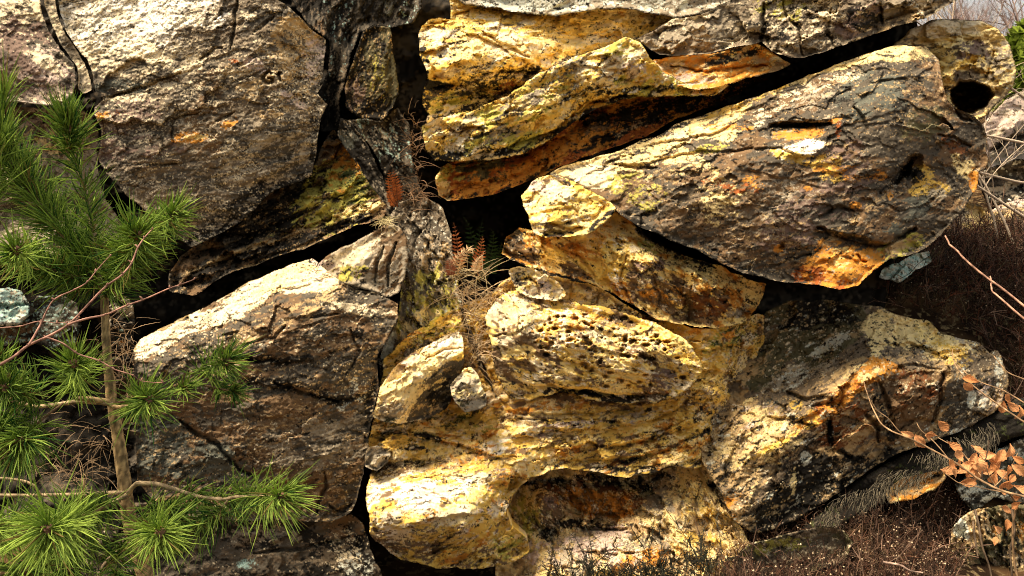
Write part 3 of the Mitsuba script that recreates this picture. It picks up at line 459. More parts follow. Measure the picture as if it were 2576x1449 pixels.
rock('boulder', 'huge dark grey overhanging boulder with orange scars on the right', [(1380, 438), (1420, 415), (1480, 400), (1560, 378), (1615, 352), (1660, 335), (1715, 306), (1785, 284), (1850, 260), (1925, 234), (1995, 205), (2060, 180), (2140, 150), (2200, 128), (2262, 112), (2330, 118), (2362, 150), (2370, 200), (2384, 250), (2405, 272), (2445, 288), (2472, 312), (2484, 350), (2478, 385), (2490, 402), (2484, 425), (2462, 432), (2456, 470), (2440, 502), (2412, 545), (2368, 590), (2330, 622), (2285, 642), (2235, 652), (2195, 684), (2158, 722), (2110, 730), (2060, 716), (1985, 712), (1925, 700), (1860, 684), (1800, 655), (1740, 625), (1660, 592), (1605, 568), (1560, 540), (1530, 516), (1475, 484), (1420, 462)], 2.28,
     category=BOULD, edge=11, depth=.8, base=('DG', 'BR'), big=.02, facet=.011, fsize=110, ter=.014, tf=5, bed=10, bedamp=.0015, calm=[(2025, 372, 60, 26, .8), (2260, 330, 110, 120, .35), (2250, 560, 100, 60, .4)], seed=67, mix=.33, grit=.0018, mid=.003, curve='linear',
     ctrl=[(1385, 438, .14), (1480, 400, .22), (1620, 352, .26), (1785, 274, .27), (1995, 184, .27), (2140, 128, .28), (2262, 98, .30), (2345, 120, .26), (1420, 450, .09), (1560, 415, .12), (1620, 392, .14), (1700, 365, .14), (1780, 342, .12), (1850, 345, .06), (1850, 290, .14), (1930, 262, .10), (2060, 200, .08), (2200, 150, .08), (2290, 128, .10), (2350, 200, .06), (1700, 440, .02), (1800, 450, -.02), (1950, 400, -.02), (2100, 350, -.04), (2250, 300, -.03), (2340, 300, .0), (1600, 520, .06), (1800, 600, .02), (2000, 550, -.05), (2150, 500, -.06), (2350, 480, .0), (2440, 400, .07), (2470, 330, .08), (2000, 690, .02), (2120, 690, -.07), (2060, 705, -.04), (2180, 670, -.03), (2280, 600, .02), (2330, 560, .02), (1960, 350, .02), (2025, 345, .02), (1980, 395, -.035), (2060, 392, -.03), (2020, 420, -.02)],
     ledges=[([(2050, 572), (2095, 590), (2140, 600), (2200, 618), (2240, 612)], .06, 40), ([(1930, 312), (2000, 310), (2095, 305)], .05, 24), ([(1560, 412), (1640, 404), (1740, 380), (1850, 372)], .03, 20), ([(1590, 372), (1680, 352), (1800, 330), (1860, 300)], .04, 14), ([(1800, 300), (1900, 268), (1990, 235)], .02, 14), ([(2060, 540), (2120, 518), (2170, 525)], .025, 20), ([(1860, 420), (1960, 440), (2080, 470)], .012, 30), ([(2180, 205), (2230, 195), (2300, 190)], .02, 20), ([(2040, 660), (2110, 640), (2170, 655)], .025, 24)], patches=[([(1380, 430), (1480, 400), (1620, 352), (1785, 272), (1995, 182), (2200, 100), (2345, 115), (2352, 140), (2200, 145), (2060, 190), (1930, 245), (1880, 285), (1850, 330), (1830, 352), (1760, 350), (1700, 368), (1620, 395), (1560, 440), (1480, 470)], 'YP', .85, 14), ((2120, 140, 150, 16, 22), 'CR', .9, 20), ((1880, 250, 120, 14, 24), 'Y', .6, 24), ((1720, 340, 90, 14, 12), 'CR', .6, 24), ((1690, 410, 100, 36, 0), 'YP', .6, 24), ((1500, 440, 70, 30, -10), 'CR', .85, 20), ((1620, 480, 80, 40, -20), 'YG', .5, 30), ((1650, 430, 40, 14, 0), 'DG', .5, 40),  # yellow shoulder; its pale top edge is also painted as lit
              ((1680, 330, 120, 8, 22), 'BK', .5, 34), ((1830, 320, 60, 10, 0), 'O', .6, 30), ((1780, 330, 60, 12, 8), 'YP', .5, 26), ((1800, 372, 60, 12, 10), 'YG', .6, 26),
              ((1870, 540, 140, 110, -20), 'BR', .6, 24), ((1760, 520, 130, 80, 0), 'GB', .5, 30), ((1810, 500, 60, 60, -50), 'YP', .42, 46), ((1720, 440, 60, 30, 0), 'BR', .6, 30), ((1995, 338, 90, 18, 6), 'O', .95, 20), ((2100, 305, 30, 8, 15), 'O', .8, 22), ((1990, 320, 60, 6, 4), 'BK', .8, 30), ((2025, 370, 62, 24, 14), 'W', .99, 16), ((2030, 372, 50, 18, 14), 'W', .9, 30), ((2020, 400, 80, 16, -16), 'Y', .8, 26), ((2085, 420, 34, 40, 10), 'Y', .75, 26), ((2150, 436, 80, 18, -6), 'O', .9, 24), ((2100, 435, 30, 10, -40), 'Y', .7, 24), ((2110, 330, 8, 26, 0), 'RU', .8, 30), ((2130, 400, 50, 50, 0), 'PB', .7, 24), ((2060, 520, 150, 60, 20), 'PB', .55, 26), ((1990, 580, 100, 60, 0), 'PB', .5, 26), ((1960, 510, 50, 110, -20), 'GL', .28, 50),
              ((1930, 265, 60, 30, 0), 'GB', .4, 34), ((2040, 240, 60, 34, 20), 'GL', .35, 40), ((2230, 350, 100, 120, 20), 'DG', .8, 14), ((2200, 240, 90, 60, 0), 'SL', .6, 20), ((2270, 260, 20, 60, 0), 'BK', .5, 30), ((2330, 320, 60, 50, 0), 'OL', .6, 20), ((2390, 365, 44, 20, -25), 'RB', .7, 26), ((2315, 440, 36, 34, 30), 'Y', .93, 24), ((2335, 475, 54, 26, 6), 'Y', .95, 22), ((2355, 490, 26, 20, 0), 'GL', .6, 24), ((2425, 420, 34, 22, -50), 'YP', .7, 24), ((2452, 460, 14, 36, 10), 'O', .95, 16), ((2300, 440, 40, 16, -30), 'BK', .7, 24), ((2290, 540, 80, 40, 30), 'SL', .7, 16),
              ((2260, 625, 60, 28, 22), 'YG', .7, 20), ((2260, 620, 50, 22, 22), 'TN', .6, 24), ([(2060, 610), (2120, 600), (2200, 625), (2240, 632), (2226, 655), (2190, 690), (2155, 725), (2110, 732), (2020, 714), (2016, 680), (2040, 640)], 'O', .9, 14), ((2110, 650, 50, 26, 20), 'YB', .35, 26), ((2030, 690, 40, 30, 0), 'RU', .8, 18), ((2115, 718, 30, 14, 0), 'RU', .7, 20), ((1960, 625, 12, 10, 0), 'O', .9, 30), ((2150, 515, 14, 8, 0), 'O', .8, 30), ((2030, 475, 14, 10, 0), 'O', .8, 30), ((2240, 490, 8, 14, -20), 'O', .8, 30), ((1900, 460, 30, 16, -10), 'O', .4, 40), ((1840, 470, 60, 14, -10), 'RU', .35, 44), ((2140, 560, 120, 10, 40), 'TN', .3, 60), (('line', [(1420, 462), (1560, 542), (1740, 627), (1930, 702)], 6), 'BK', 0.85, 26), (('line', [(2252, 460), (2292, 405)], 9), 'BK', 0.85, 26), (('line', [(1900, 300), (2000, 240), (2150, 180)], 14), 'CR', 0.4, 40)],
     specks=(('GL', .05, 80), ('BK', .09, 70), ('TN', .06, 90)),
     cracks=[([(2060, 572), (2095, 590), (2140, 598), (2190, 612), (2222, 620), (2260, 600), (2300, 575)], 6, .05), ([(1935, 320), (1960, 313), (2020, 316), (2090, 312)], 7, .05), ([(2300, 395), (2280, 420), (2256, 458)], 9, .06), ([(2310, 395), (2296, 440)], 14, .05), ([(2155, 640), (2165, 655), (2180, 660)], 4, .03), ([(2150, 270), (2165, 290), (2180, 325)], 5, .03), ([(2400, 270), (2420, 300), (2445, 305)], 4, .03), ([(2060, 545), (2110, 520), (2150, 530)], 4, .02), ([(2000, 650), (2040, 640)], 3, .02), ([(2360, 340), (2400, 345), (2440, 370)], 4, .02), ([(1840, 380), (1960, 372), (1995, 385)], 3.5, .02), ([(1550, 415), (1600, 422), (1650, 424)], 5, .03)],
     holes=[([(2312, 394), (2296, 412), (2292, 442), (2262, 460), (2250, 457), (2266, 424), (2290, 400)], .10), ([(1935, 312), (2020, 308), (2092, 304), (2094, 312), (2020, 322), (1950, 324)], .05)], pits=[([(1950, 615), (1970, 615), (1970, 632), (1950, 632)], 2, 7, 9, .03), ([(1700, 400), (1850, 400), (1900, 620), (1700, 560)], 30, 1.5, 4, .01)])
rock('stone_block', 'bright yellow nose of rock left of the huge overhanging boulder', [(1310, 492), (1345, 460), (1388, 442), (1430, 458), (1475, 478), (1512, 502), (1545, 526), (1520, 555), (1480, 582), (1430, 592), (1370, 590), (1340, 580), (1330, 540), (1318, 515)], 2.30, category=BLOCK, edge=12, grow=5, depth=.5, base=('YB', 'Y'), big=.015, facet=.012, fsize=60, ter=.012, bed=8, rough=7, seed=69, mix=.4,
     ctrl=[(1320, 500, .10), (1390, 445, .13), (1480, 485, .08), (1400, 500, .03), (1420, 540, -.03), (1350, 560, .0), (1480, 570, .0)], ledges=[([(1340, 560), (1400, 562), (1460, 548), (1510, 530)], .03, 20), ([(1345, 575), (1420, 580), (1480, 565)], .03, 16)], patches=[((1390, 480, 60, 30, -10), 'CR', .7, 20), ((1375, 470, 40, 18, 0), 'PK', .6, 24), ((1425, 535, 12, 40, 0), 'BR', .3, 50), ((1350, 575, 60, 14, 0), 'BR', .5, 30), (('line', [(1330, 588), (1400, 592), (1480, 580), (1540, 530)], 5), 'BK', 0.85, 26)], specks=(('CR', .3, 20), ('BR', .08, 70), ('BK', .03, 70)), cracks=[([(1370, 572), (1400, 566), (1430, 578)], 4, .025), ([(1400, 588), (1460, 572)], 4, .025), ([(1440, 520), (1470, 560)], 2.5, .01)])
rock('flat_stone', 'yellow-orange slab ending in a brown tip under the huge boulder', [(1262, 640), (1275, 600), (1300, 570), (1336, 580), (1400, 592), (1478, 584), (1545, 530), (1580, 545), (1600, 572), (1640, 604), (1700, 632), (1760, 655), (1815, 672), (1870, 694), (1926, 712), (1918, 750), (1896, 785), (1862, 812), (1800, 822), (1745, 822), (1685, 812), (1640, 798), (1590, 765), (1545, 740), (1490, 716), (1430, 704), (1370, 690), (1320, 668), (1285, 655)], 2.36, category='rock slab', edge=9, depth=.6,
     base=('YB', 'O'), big=.015, facet=.022, fsize=70, ter=.014, tf=6, bed=-28, bedamp=.004, rough=6, seed=71, mix=.45, ctrl=[(1280, 610, .16), (1300, 650, .12), (1400, 605, .06), (1400, 680, .07), (1480, 600, .02), (1540, 545, .08), (1560, 640, -.03), (1620, 610, .05), (1700, 650, .09), (1590, 640, .0), (1640, 670, -.04), (1780, 700, -.02), (1860, 720, .04), (1700, 790, .02), (1560, 730, .03), (1880, 790, .06)],
     ledges=[([(1290, 628), (1360, 640), (1440, 668), (1500, 700)], .05, 26), ([(1420, 606), (1500, 600), (1560, 612)], .03, 24), ([(1580, 650), (1640, 665), (1720, 690), (1800, 705)], .02, 24), ([(1660, 760), (1740, 775), (1840, 770)], .02, 24)], patches=[((1290, 600, 34, 40, 20), 'DG', .75, 24), ((1330, 640, 60, 20, -25), 'BR', .7, 26), ((1420, 660, 60, 20, -20), 'YB', .5, 20), ((1500, 590, 60, 26, 20), 'YP', .7, 20), ((1530, 660, 60, 60, 0), 'Y', .6, 24), ((1450, 650, 80, 30, -25), 'Y', .5, 24), ((1570, 610, 40, 24, -30), 'CR', .5, 24), ((1440, 680, 60, 14, -24), 'BR', .6, 34), ((1480, 640, 70, 12, -20), 'O', .6, 26), ((1550, 700, 20, 30, 0), 'W', .35, 34),
              ([(1580, 640), (1620, 655), (1700, 690), (1780, 720), (1850, 725), (1840, 780), (1790, 815), (1700, 815), (1630, 790), (1580, 740)], 'BR', .75, 16), ((1640, 670, 40, 24, 0), 'PB', .6, 26), ((1780, 770, 60, 30, 0), 'RB', .7, 20), ((1880, 740, 34, 40, 20), 'YB', .75, 20), ((1850, 790, 40, 14, 30), 'GL', .5, 30), ((1640, 625, 40, 14, -30), 'YG', .6, 24), ((1720, 655, 70, 8, -24), 'BK', .6, 34), ((1740, 680, 70, 10, -22), 'YP', .5, 26), (('line', [(1290, 655), (1370, 688), (1440, 704), (1530, 738), (1600, 778)], 7), 'BK', 0.85, 26), (('line', [(1600, 575), (1640, 606), (1720, 642), (1800, 670)], 7), 'BK', 0.85, 26)],
     specks=(('BK', .08, 66), ('CR', .05, 60), ('BR', .10, 80)), cracks=[([(1600, 575), (1625, 600), (1700, 640), (1790, 668)], 5, .035), ([(1575, 645), (1560, 700), (1590, 765)], 4, .025), ([(1640, 690), (1660, 740), (1650, 790)], 3, .02), ([(1740, 720), (1730, 810)], 3, .015), ([(1400, 620), (1460, 650), (1500, 700)], 3.5, .02), ([(1850, 730), (1870, 770), (1840, 800)], 4, .02)])
rock('stone', 'small cream stone wedged at the left under the yellow-orange slab', [(1284, 682), (1305, 674), (1340, 680), (1372, 694), (1400, 712), (1420, 738), (1400, 752), (1365, 748), (1330, 742), (1305, 730), (1292, 706)], 2.34, category='stone', edge=8, grow=5, facet=.012, fsize=40, base=('CR', 'YB'), big=.012, ter=.015, seed=73, mix=.4, patches=[((1310, 700, 24, 16, 0), 'DG', .6, 30), ((1350, 725, 40, 16, 0), 'PK', .5, 26)], specks=(('BK', .09, 70),), cracks=[([(1300, 706), (1330, 700), (1350, 712)], 3.5, .03), ([(1350, 712), (1360, 745)], 3, .02)])
rock('stone', 'small tan stones packed between the yellow slab and pitted boulder', [(1372, 700), (1410, 704), (1460, 712), (1520, 738), (1560, 762), (1610, 795), (1590, 806), (1530, 790), (1470, 778), (1420, 760), (1395, 735)], 2.40, category='stone', edge=8, grow=6, facet=.015, fsize=40, base=('TN', 'YB'), big=.015, ter=.02, seed=75, mix=.5, specks=(('BK', .16, 70), ('CR', .12, 60)), cracks=[([(1440, 708), (1430, 760)], 3.5, .03), ([(1510, 735), (1490, 780)], 3.5, .03)])
rock('boulder', 'pitted honeycomb yellow boulder in the lower middle', [(1228, 800), (1240, 765), (1262, 745), (1296, 736), (1335, 752), (1380, 750), (1430, 756), (1490, 768), (1550, 782), (1610, 800), (1660, 824), (1700, 842), (1738, 872), (1758, 905), (1756, 940), (1736, 970), (1700, 992), (1650, 1006), (1590, 1012), (1520, 1006), (1460, 990), (1400, 984), (1330, 1000), (1285, 1000), (1262, 970), (1248, 920), (1240, 860)], 2.26, category=BOULD, edge=18, grow=4, depth=.6,
     base=('Y', 'YB'), big=.025, facet=.008, fsize=60, ter=.012, tf=7, bed=-24, bedamp=.003, mid=.006, rough=8, calm=[(1285, 800, 60, 80, .7)], seed=77, mix=.5, grit=.0022,
     ctrl=[(1240, 800, .05), (1290, 745, .10), (1320, 830, .0), (1400, 760, .10), (1600, 810, .10), (1450, 860, -.03), (1600, 900, -.05), (1700, 880, .03), (1740, 930, .02), (1400, 960, .02), (1600, 1000, .10), (1300, 980, .06), (1480, 985, .05), (1700, 985, .07)],
     ledges=[([(1330, 800), (1420, 815), (1520, 830), (1620, 860)], .02, 20), ([(1380, 900), (1480, 915), (1580, 940), (1680, 945)], .025, 24), ([(1300, 965), (1400, 965), (1480, 985), (1560, 995), (1680, 985)], .06, 24), ([(1440, 860), (1530, 880), (1620, 900)], .02, 20), ([(1260, 850), (1310, 830), (1350, 800)], .012, 20)], patches=[([(1228, 800), (1262, 745), (1300, 738), (1330, 760), (1340, 820), (1300, 880), (1262, 910), (1245, 860)], 'CR', .85, 16), ((1300, 800, 40, 40, 0), 'YP', .6, 20), ((1400, 850, 50, 60, -30), 'CR', .45, 24), ((1360, 870, 34, 60, 20), 'O', .4, 24), ((1470, 820, 130, 30, -14), 'O', .35, 30), ((1330, 960, 60, 20, 0), 'CR', .55, 24), ((1500, 880, 60, 26, 0), 'YB', .6, 24), ((1560, 860, 130, 50, -18), 'GL', .22, 60), ((1400, 790, 60, 20, 0), 'W', .3, 40), ((1648, 870, 16, 14, 0), 'DG', .75, 26), ((1672, 958, 36, 22, 0), 'PB', .85, 22), ((1675, 955, 26, 14, 0), 'GL', .4, 40), ((1640, 995, 34, 10, 8), 'RU', .9, 20), ((1590, 1004, 70, 9, 0), 'BK', .6, 30), ((1450, 985, 70, 8, 0), 'BK', .55, 30), ((1440, 960, 130, 12, -4), 'BR', .45, 34), (('line', [(1290, 992), (1400, 982), (1480, 992), (1580, 1006), (1700, 990)], 7), 'BK', 0.85, 26)],  # dark lichen along the base, with the undercut shade painted in
     specks=(('CR', .12, 22), ('Y', .2, 16), ('BR', .2, 16), ('BK', .07, 80), ('BR', .13, 60), ('CR', .09, 60)), cracks=[([(1400, 985), (1460, 982), (1540, 992), (1620, 1000)], 5, .05), ([(1240, 845), (1290, 838), (1340, 815)], 2.5, .012), ([(1290, 760), (1310, 790), (1300, 830)], 2.5, .012), ([(1480, 930), (1540, 950), (1600, 965)], 3, .02)],
     pits=[([(1380, 790), (1560, 790), (1720, 880), (1720, 950), (1560, 985), (1400, 940), (1340, 870)], 230, 2, 8, .06), ([(1250, 780), (1320, 780), (1320, 830), (1250, 830)], 5, 2.5, 4, .03)])
rock('rock_mass', 'wavy golden rock mass in the lower middle that ends in a white nose', [
    (926, 1262), (924, 1225), (930, 1196), (938, 1188), (920, 1150), (930, 1105), (940, 1060), (950, 1000), (962, 950), (965, 900), (1010, 860), (1090, 800), (1160, 770), (1230, 740), (1290, 690), (1420, 690), (1600, 780), (1740, 826), (1800, 826), (1850, 812), (1905, 788), (1922, 796), (1925, 850), (1906, 900), (1895, 950), (1880, 1000), (1866, 1050), (1838, 1100), (1806, 1140), (1775, 1176), (1700, 1174), (1640, 1190), (1570, 1199), (1500, 1187), (1430, 1178), (1380, 1184), (1335, 1202), (1306, 1224),
    (1284, 1252), (1274, 1285), (1290, 1320), (1322, 1350), (1332, 1385), (1300, 1412), (1240, 1425), (1160, 1434), (1080, 1427), (1020, 1408), (985, 1398), (958, 1372), (934, 1345), (925, 1305)], 2.34, category='rock', edge=15, depth=.7,
     base=('Y', 'YP'), big=.03, ter=.022, tf=7, bed=14, bedamp=.013, bedf=26, rough=6, calm=[(1080, 1270, 170, 100, .75), (1240, 1170, 110, 50, .6), (1340, 1025, 80, 40, .5)], seed=79, mix=.4, grit=.0026, facet=.02, fsize=60,
     ctrl=[(960, 920, .10), (1100, 830, .12), (1230, 760, .14), (1200, 900, .10), (1120, 980, .14), (1000, 1040, .06), (960, 1085, .02), (1100, 1075, .07), (1100, 1125, -.02), (1000, 1130, -.02), (1230, 1000, .04), (1275, 980, .05), (1250, 1080, .02), (1300, 1060, .0), (1260, 1125, -.05), (1450, 1030, .05), (1600, 1030, .08), (1450, 1110, -.04), (1600, 1110, -.02), (1450, 1165, .0), (1600, 1185, .02), (1740, 1000, .09), (1760, 1080, .02), (1750, 1150, .03), (1820, 900, .07), (1850, 830, .12), (1810, 1000, .08), (1910, 800, .26), (1880, 890, .24), (1868, 950, .24), (1848, 1010, .24), (1818, 1090, .2), (1775, 1165, .14), (1320, 1160, -.08), (1400, 800, .12), (1650, 870, .12),
           (940, 1180, .04), (1050, 1165, .02), (1180, 1160, .0), (950, 1240, -.20), (1050, 1235, -.22), (1180, 1225, -.17), (1270, 1210, -.14), (960, 1310, -.29), (1060, 1305, -.31), (1180, 1300, -.27), (1250, 1300, -.17), (1000, 1385, -.22), (1120, 1405, -.22), (1240, 1405, -.14), (1312, 1380, -.10), (1285, 1250, -.10)],
     ledges=[([(935, 1098), (1010, 1086), (1090, 1104), (1180, 1120), (1260, 1150), (1300, 1150)], .06, 24), ([(1280, 1030), (1380, 1042), (1480, 1036), (1600, 1026), (1720, 1000)], .05, 22), ([(1290, 1090), (1340, 1085), (1440, 1082), (1560, 1072), (1680, 1040), (1780, 990)], .05, 24), ([(1360, 1128), (1480, 1124), (1600, 1112), (1720, 1078), (1800, 1040)], .05, 20), ([(1400, 1158), (1520, 1154), (1640, 1138), (1760, 1108)], .05, 18), ([(1760, 880), (1830, 868), (1890, 880)], .05, 18), ([(1700, 940), (1780, 930), (1860, 940)], .04, 20), ([(985, 1348), (1040, 1318), (1100, 1306), (1170, 1290), (1240, 1296)], .035, 40), ([(940, 1212), (1020, 1202), (1120, 1192), (1240, 1200)], .025, 16), ([(936, 1335), (970, 1370), (1010, 1400)], .03, 30), ([(960, 1160), (1050, 1150), (1130, 1160)], .03, 18), ([(1110, 1035), (1170, 1045), (1230, 1035)], .05, 20), ([(1240, 930), (1260, 1000), (1300, 1040)], .04, 20)],
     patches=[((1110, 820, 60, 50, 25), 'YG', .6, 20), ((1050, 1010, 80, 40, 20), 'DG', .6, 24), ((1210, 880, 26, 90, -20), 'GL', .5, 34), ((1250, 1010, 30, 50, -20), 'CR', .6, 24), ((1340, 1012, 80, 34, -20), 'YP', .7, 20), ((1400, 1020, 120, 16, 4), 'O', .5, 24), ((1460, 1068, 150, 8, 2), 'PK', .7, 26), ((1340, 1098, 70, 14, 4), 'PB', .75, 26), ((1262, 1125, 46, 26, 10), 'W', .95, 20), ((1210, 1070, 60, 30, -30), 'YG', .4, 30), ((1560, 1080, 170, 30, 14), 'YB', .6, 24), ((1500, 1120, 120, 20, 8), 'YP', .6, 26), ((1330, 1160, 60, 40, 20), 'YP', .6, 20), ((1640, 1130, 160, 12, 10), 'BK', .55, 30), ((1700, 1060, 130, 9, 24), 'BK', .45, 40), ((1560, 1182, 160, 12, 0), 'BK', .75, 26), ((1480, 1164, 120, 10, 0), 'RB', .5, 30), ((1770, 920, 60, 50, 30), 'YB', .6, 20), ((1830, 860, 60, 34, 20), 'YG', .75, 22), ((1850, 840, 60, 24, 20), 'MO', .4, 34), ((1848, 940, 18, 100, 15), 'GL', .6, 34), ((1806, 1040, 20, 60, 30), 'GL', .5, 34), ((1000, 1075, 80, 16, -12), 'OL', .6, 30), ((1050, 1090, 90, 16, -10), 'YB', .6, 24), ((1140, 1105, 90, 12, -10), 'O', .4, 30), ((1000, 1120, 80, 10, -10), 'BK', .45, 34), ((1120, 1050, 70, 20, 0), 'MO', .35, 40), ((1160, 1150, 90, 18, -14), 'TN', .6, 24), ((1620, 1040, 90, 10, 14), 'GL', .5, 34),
              ([(926, 1262), (930, 1215), (1000, 1205), (1120, 1195), (1250, 1190), (1290, 1225), (1262, 1290), (1180, 1300), (1040, 1330), (985, 1395), (930, 1345)], 'CR', .85, 16), ((1060, 1245, 140, 44, 6), 'W', .95, 14), ((960, 1330, 40, 30, 0), 'W', .6, 18), ((1225, 1240, 56, 46, 0), 'YB', .7, 20), ((1000, 1178, 90, 14, 6), 'BR', .6, 30), ((1140, 1172, 120, 14, -4), 'TN', .6, 24), ((1150, 1305, 70, 14, 8), 'YP', .6, 26), ((1150, 1350, 130, 40, 0), 'PB', .6, 60), ((1110, 1395, 140, 30, -4), 'BR', .8, 30), ((1040, 1360, 80, 30, 10), 'GB', .6, 40), ((1230, 1290, 30, 12, 0), 'PK', .7, 30), ((1290, 1375, 50, 50, 0), 'YG', .5, 30), ((1270, 1190, 30, 12, 0), 'PK', .6, 24), ((1180, 1418, 90, 14, 0), 'BK', .7, 30), ((1190, 1335, 60, 22, 0), 'PK', .4, 70), (('line', [(1500, 1130), (1620, 1112), (1730, 1070), (1800, 1030)], 6), 'BK', 0.7, 26), (('line', [(1560, 1165), (1680, 1135), (1780, 1085)], 7), 'BK', 0.75, 26), (('line', [(940, 1095), (1010, 1085), (1100, 1105)], 7), 'BK', 0.85, 26), (('line', [(1190, 1045), (1240, 1000)], 6), 'BK', 0.85, 26), (('line', [(926, 1190), (1000, 1168), (1080, 1160)], 8), 'BK', 0.7, 26), (('line', [(1400, 1178), (1480, 1185), (1620, 1188), (1760, 1165)], 9), 'BK', 0.85, 26), (('line', [(1160, 780), (1185, 850), (1215, 930), (1250, 1000)], 6), 'BK', 0.85, 26), (('line', [(1290, 985), (1400, 995), (1500, 1010), (1600, 1018), (1730, 985)], 8), 'BR', 0.7, 26), (('line', [(1300, 1060), (1420, 1066), (1540, 1060), (1640, 1030)], 4), 'BK', 0.6, 26)],  # pale nose, its top also painted as lit
     specks=(('CR', .10, 20), ('Y', .35, 16), ('BR', .13, 14), ('O', .08, 18), ('BK', .06, 62), ('YB', .10, 50), ('BR', .12, 80), ('CR', .05, 70)), cracks=[([(930, 1098), (1000, 1080), (1080, 1095), (1160, 1100)], 4, .03), ([(1300, 1050), (1380, 1060), (1480, 1054), (1540, 1062)], 3, .02), ([(1520, 1130), (1620, 1110), (1720, 1060)], 4, .03), ([(1560, 1165), (1680, 1130), (1780, 1080)], 4, .03), ([(1180, 1140), (1240, 1152), (1300, 1148)], 5, .03), ([(1640, 1060), (1720, 1020), (1760, 980)], 3.5, .025), ([(1790, 880), (1840, 870), (1890, 880)], 4, .03), ([(1160, 780), (1185, 850), (1215, 930), (1250, 1000)], 7, .06)],
     pits=[([(1500, 1050), (1800, 1000), (1780, 1120), (1520, 1150)], 110, 1.5, 5, .02)])
rock('stone', 'small angular stone at the left end of the golden ledge', [(917, 1138), (926, 1124), (956, 1122), (984, 1140), (976, 1166), (950, 1182), (918, 1174)], 2.24, category='stone', edge=5, facet=.012, fsize=24, rough=3, base=('GL', 'G'), big=.01, ter=.01, seed=81, specks=(('BK', .1, 80),), patches=[((950, 1118, 14, 8, 0), 'W', .8, 30)])
rock('flat_stone', 'cream tilted slab with a dark broken side, left of the small cube stone', [(938, 1050), (948, 1010), (955, 975), (976, 945), (1000, 918), (1034, 890), (1070, 868), (1115, 848), (1155, 832), (1166, 850), (1168, 885), (1172, 910), (1150, 950), (1140, 1000), (1118, 1030), (1085, 1050), (1040, 1058), (1000, 1066), (970, 1064)], 2.22, category='rock slab', edge=7, depth=.5, base=('CR', 'YP'), big=.012, facet=.014, fsize=50, ter=.01, bed=38, bedamp=.004, seed=83, mix=.45,
     ctrl=[(955, 960, .06), (1070, 870, .13), (1150, 835, .14), (985, 1000, -.02), (1010, 1035, .0), (1042, 985, .02), (1062, 950, .02), (1100, 922, .03), (1148, 895, .05), (1060, 1010, .10), (1090, 965, .12), (1130, 935, .13), (1110, 1010, .18), (1040, 1050, .12), (970, 1055, .04)], patches=[((1060, 880, 80, 14, 38), 'PK', .5, 24), ((990, 1030, 50, 26, 0), 'G', .55, 30), ((1120, 850, 50, 14, 25), 'W', .7, 22), ((975, 1060, 40, 12, -10), 'OL', .7, 30), ((980, 985, 40, 30, 30), 'YP', .5, 24),
              ([(1046, 985), (1064, 950), (1102, 922), (1150, 905), (1172, 910), (1140, 1000), (1085, 1055), (1030, 1055)], 'DG', .85, 16), ((1110, 990, 40, 40, 0), 'BK', .55, 30), ((1150, 900, 34, 10, 20), 'Y', .7, 24), ((1080, 1030, 30, 14, 0), 'TN', .4, 40)], specks=(('BK', .06, 80), ('TN', .12, 60)), cracks=[([(1070, 905), (1120, 880), (1160, 876)], 3.5, .025)])  # side face darkened in colour, as turned away from the sun
rock('stone', 'small pale cube of stone sitting on the golden ledge', [(1129, 968), (1150, 945), (1168, 928), (1186, 924), (1202, 938), (1212, 965), (1224, 1000), (1222, 1018), (1206, 1030), (1185, 1034), (1168, 1036), (1145, 1012)], 2.16, category='stone', edge=7, depth=.16, base=('GL', 'YP'), big=.006, facet=.008, fsize=30, ter=.006, seed=87, mix=.4, ctrl=[(1135, 968, .03), (1185, 926, .08), (1175, 965, -.01), (1160, 1000, .0), (1215, 1000, .05), (1180, 1030, .03)], patches=[((1165, 1000, 24, 24, 0), 'OL', .45, 34), ((1190, 985, 20, 20, 0), 'CR', .5, 30)], specks=(('BK', .08, 80),), cracks=[([(1150, 985), (1170, 975), (1180, 1010)], 2.5, .01)])
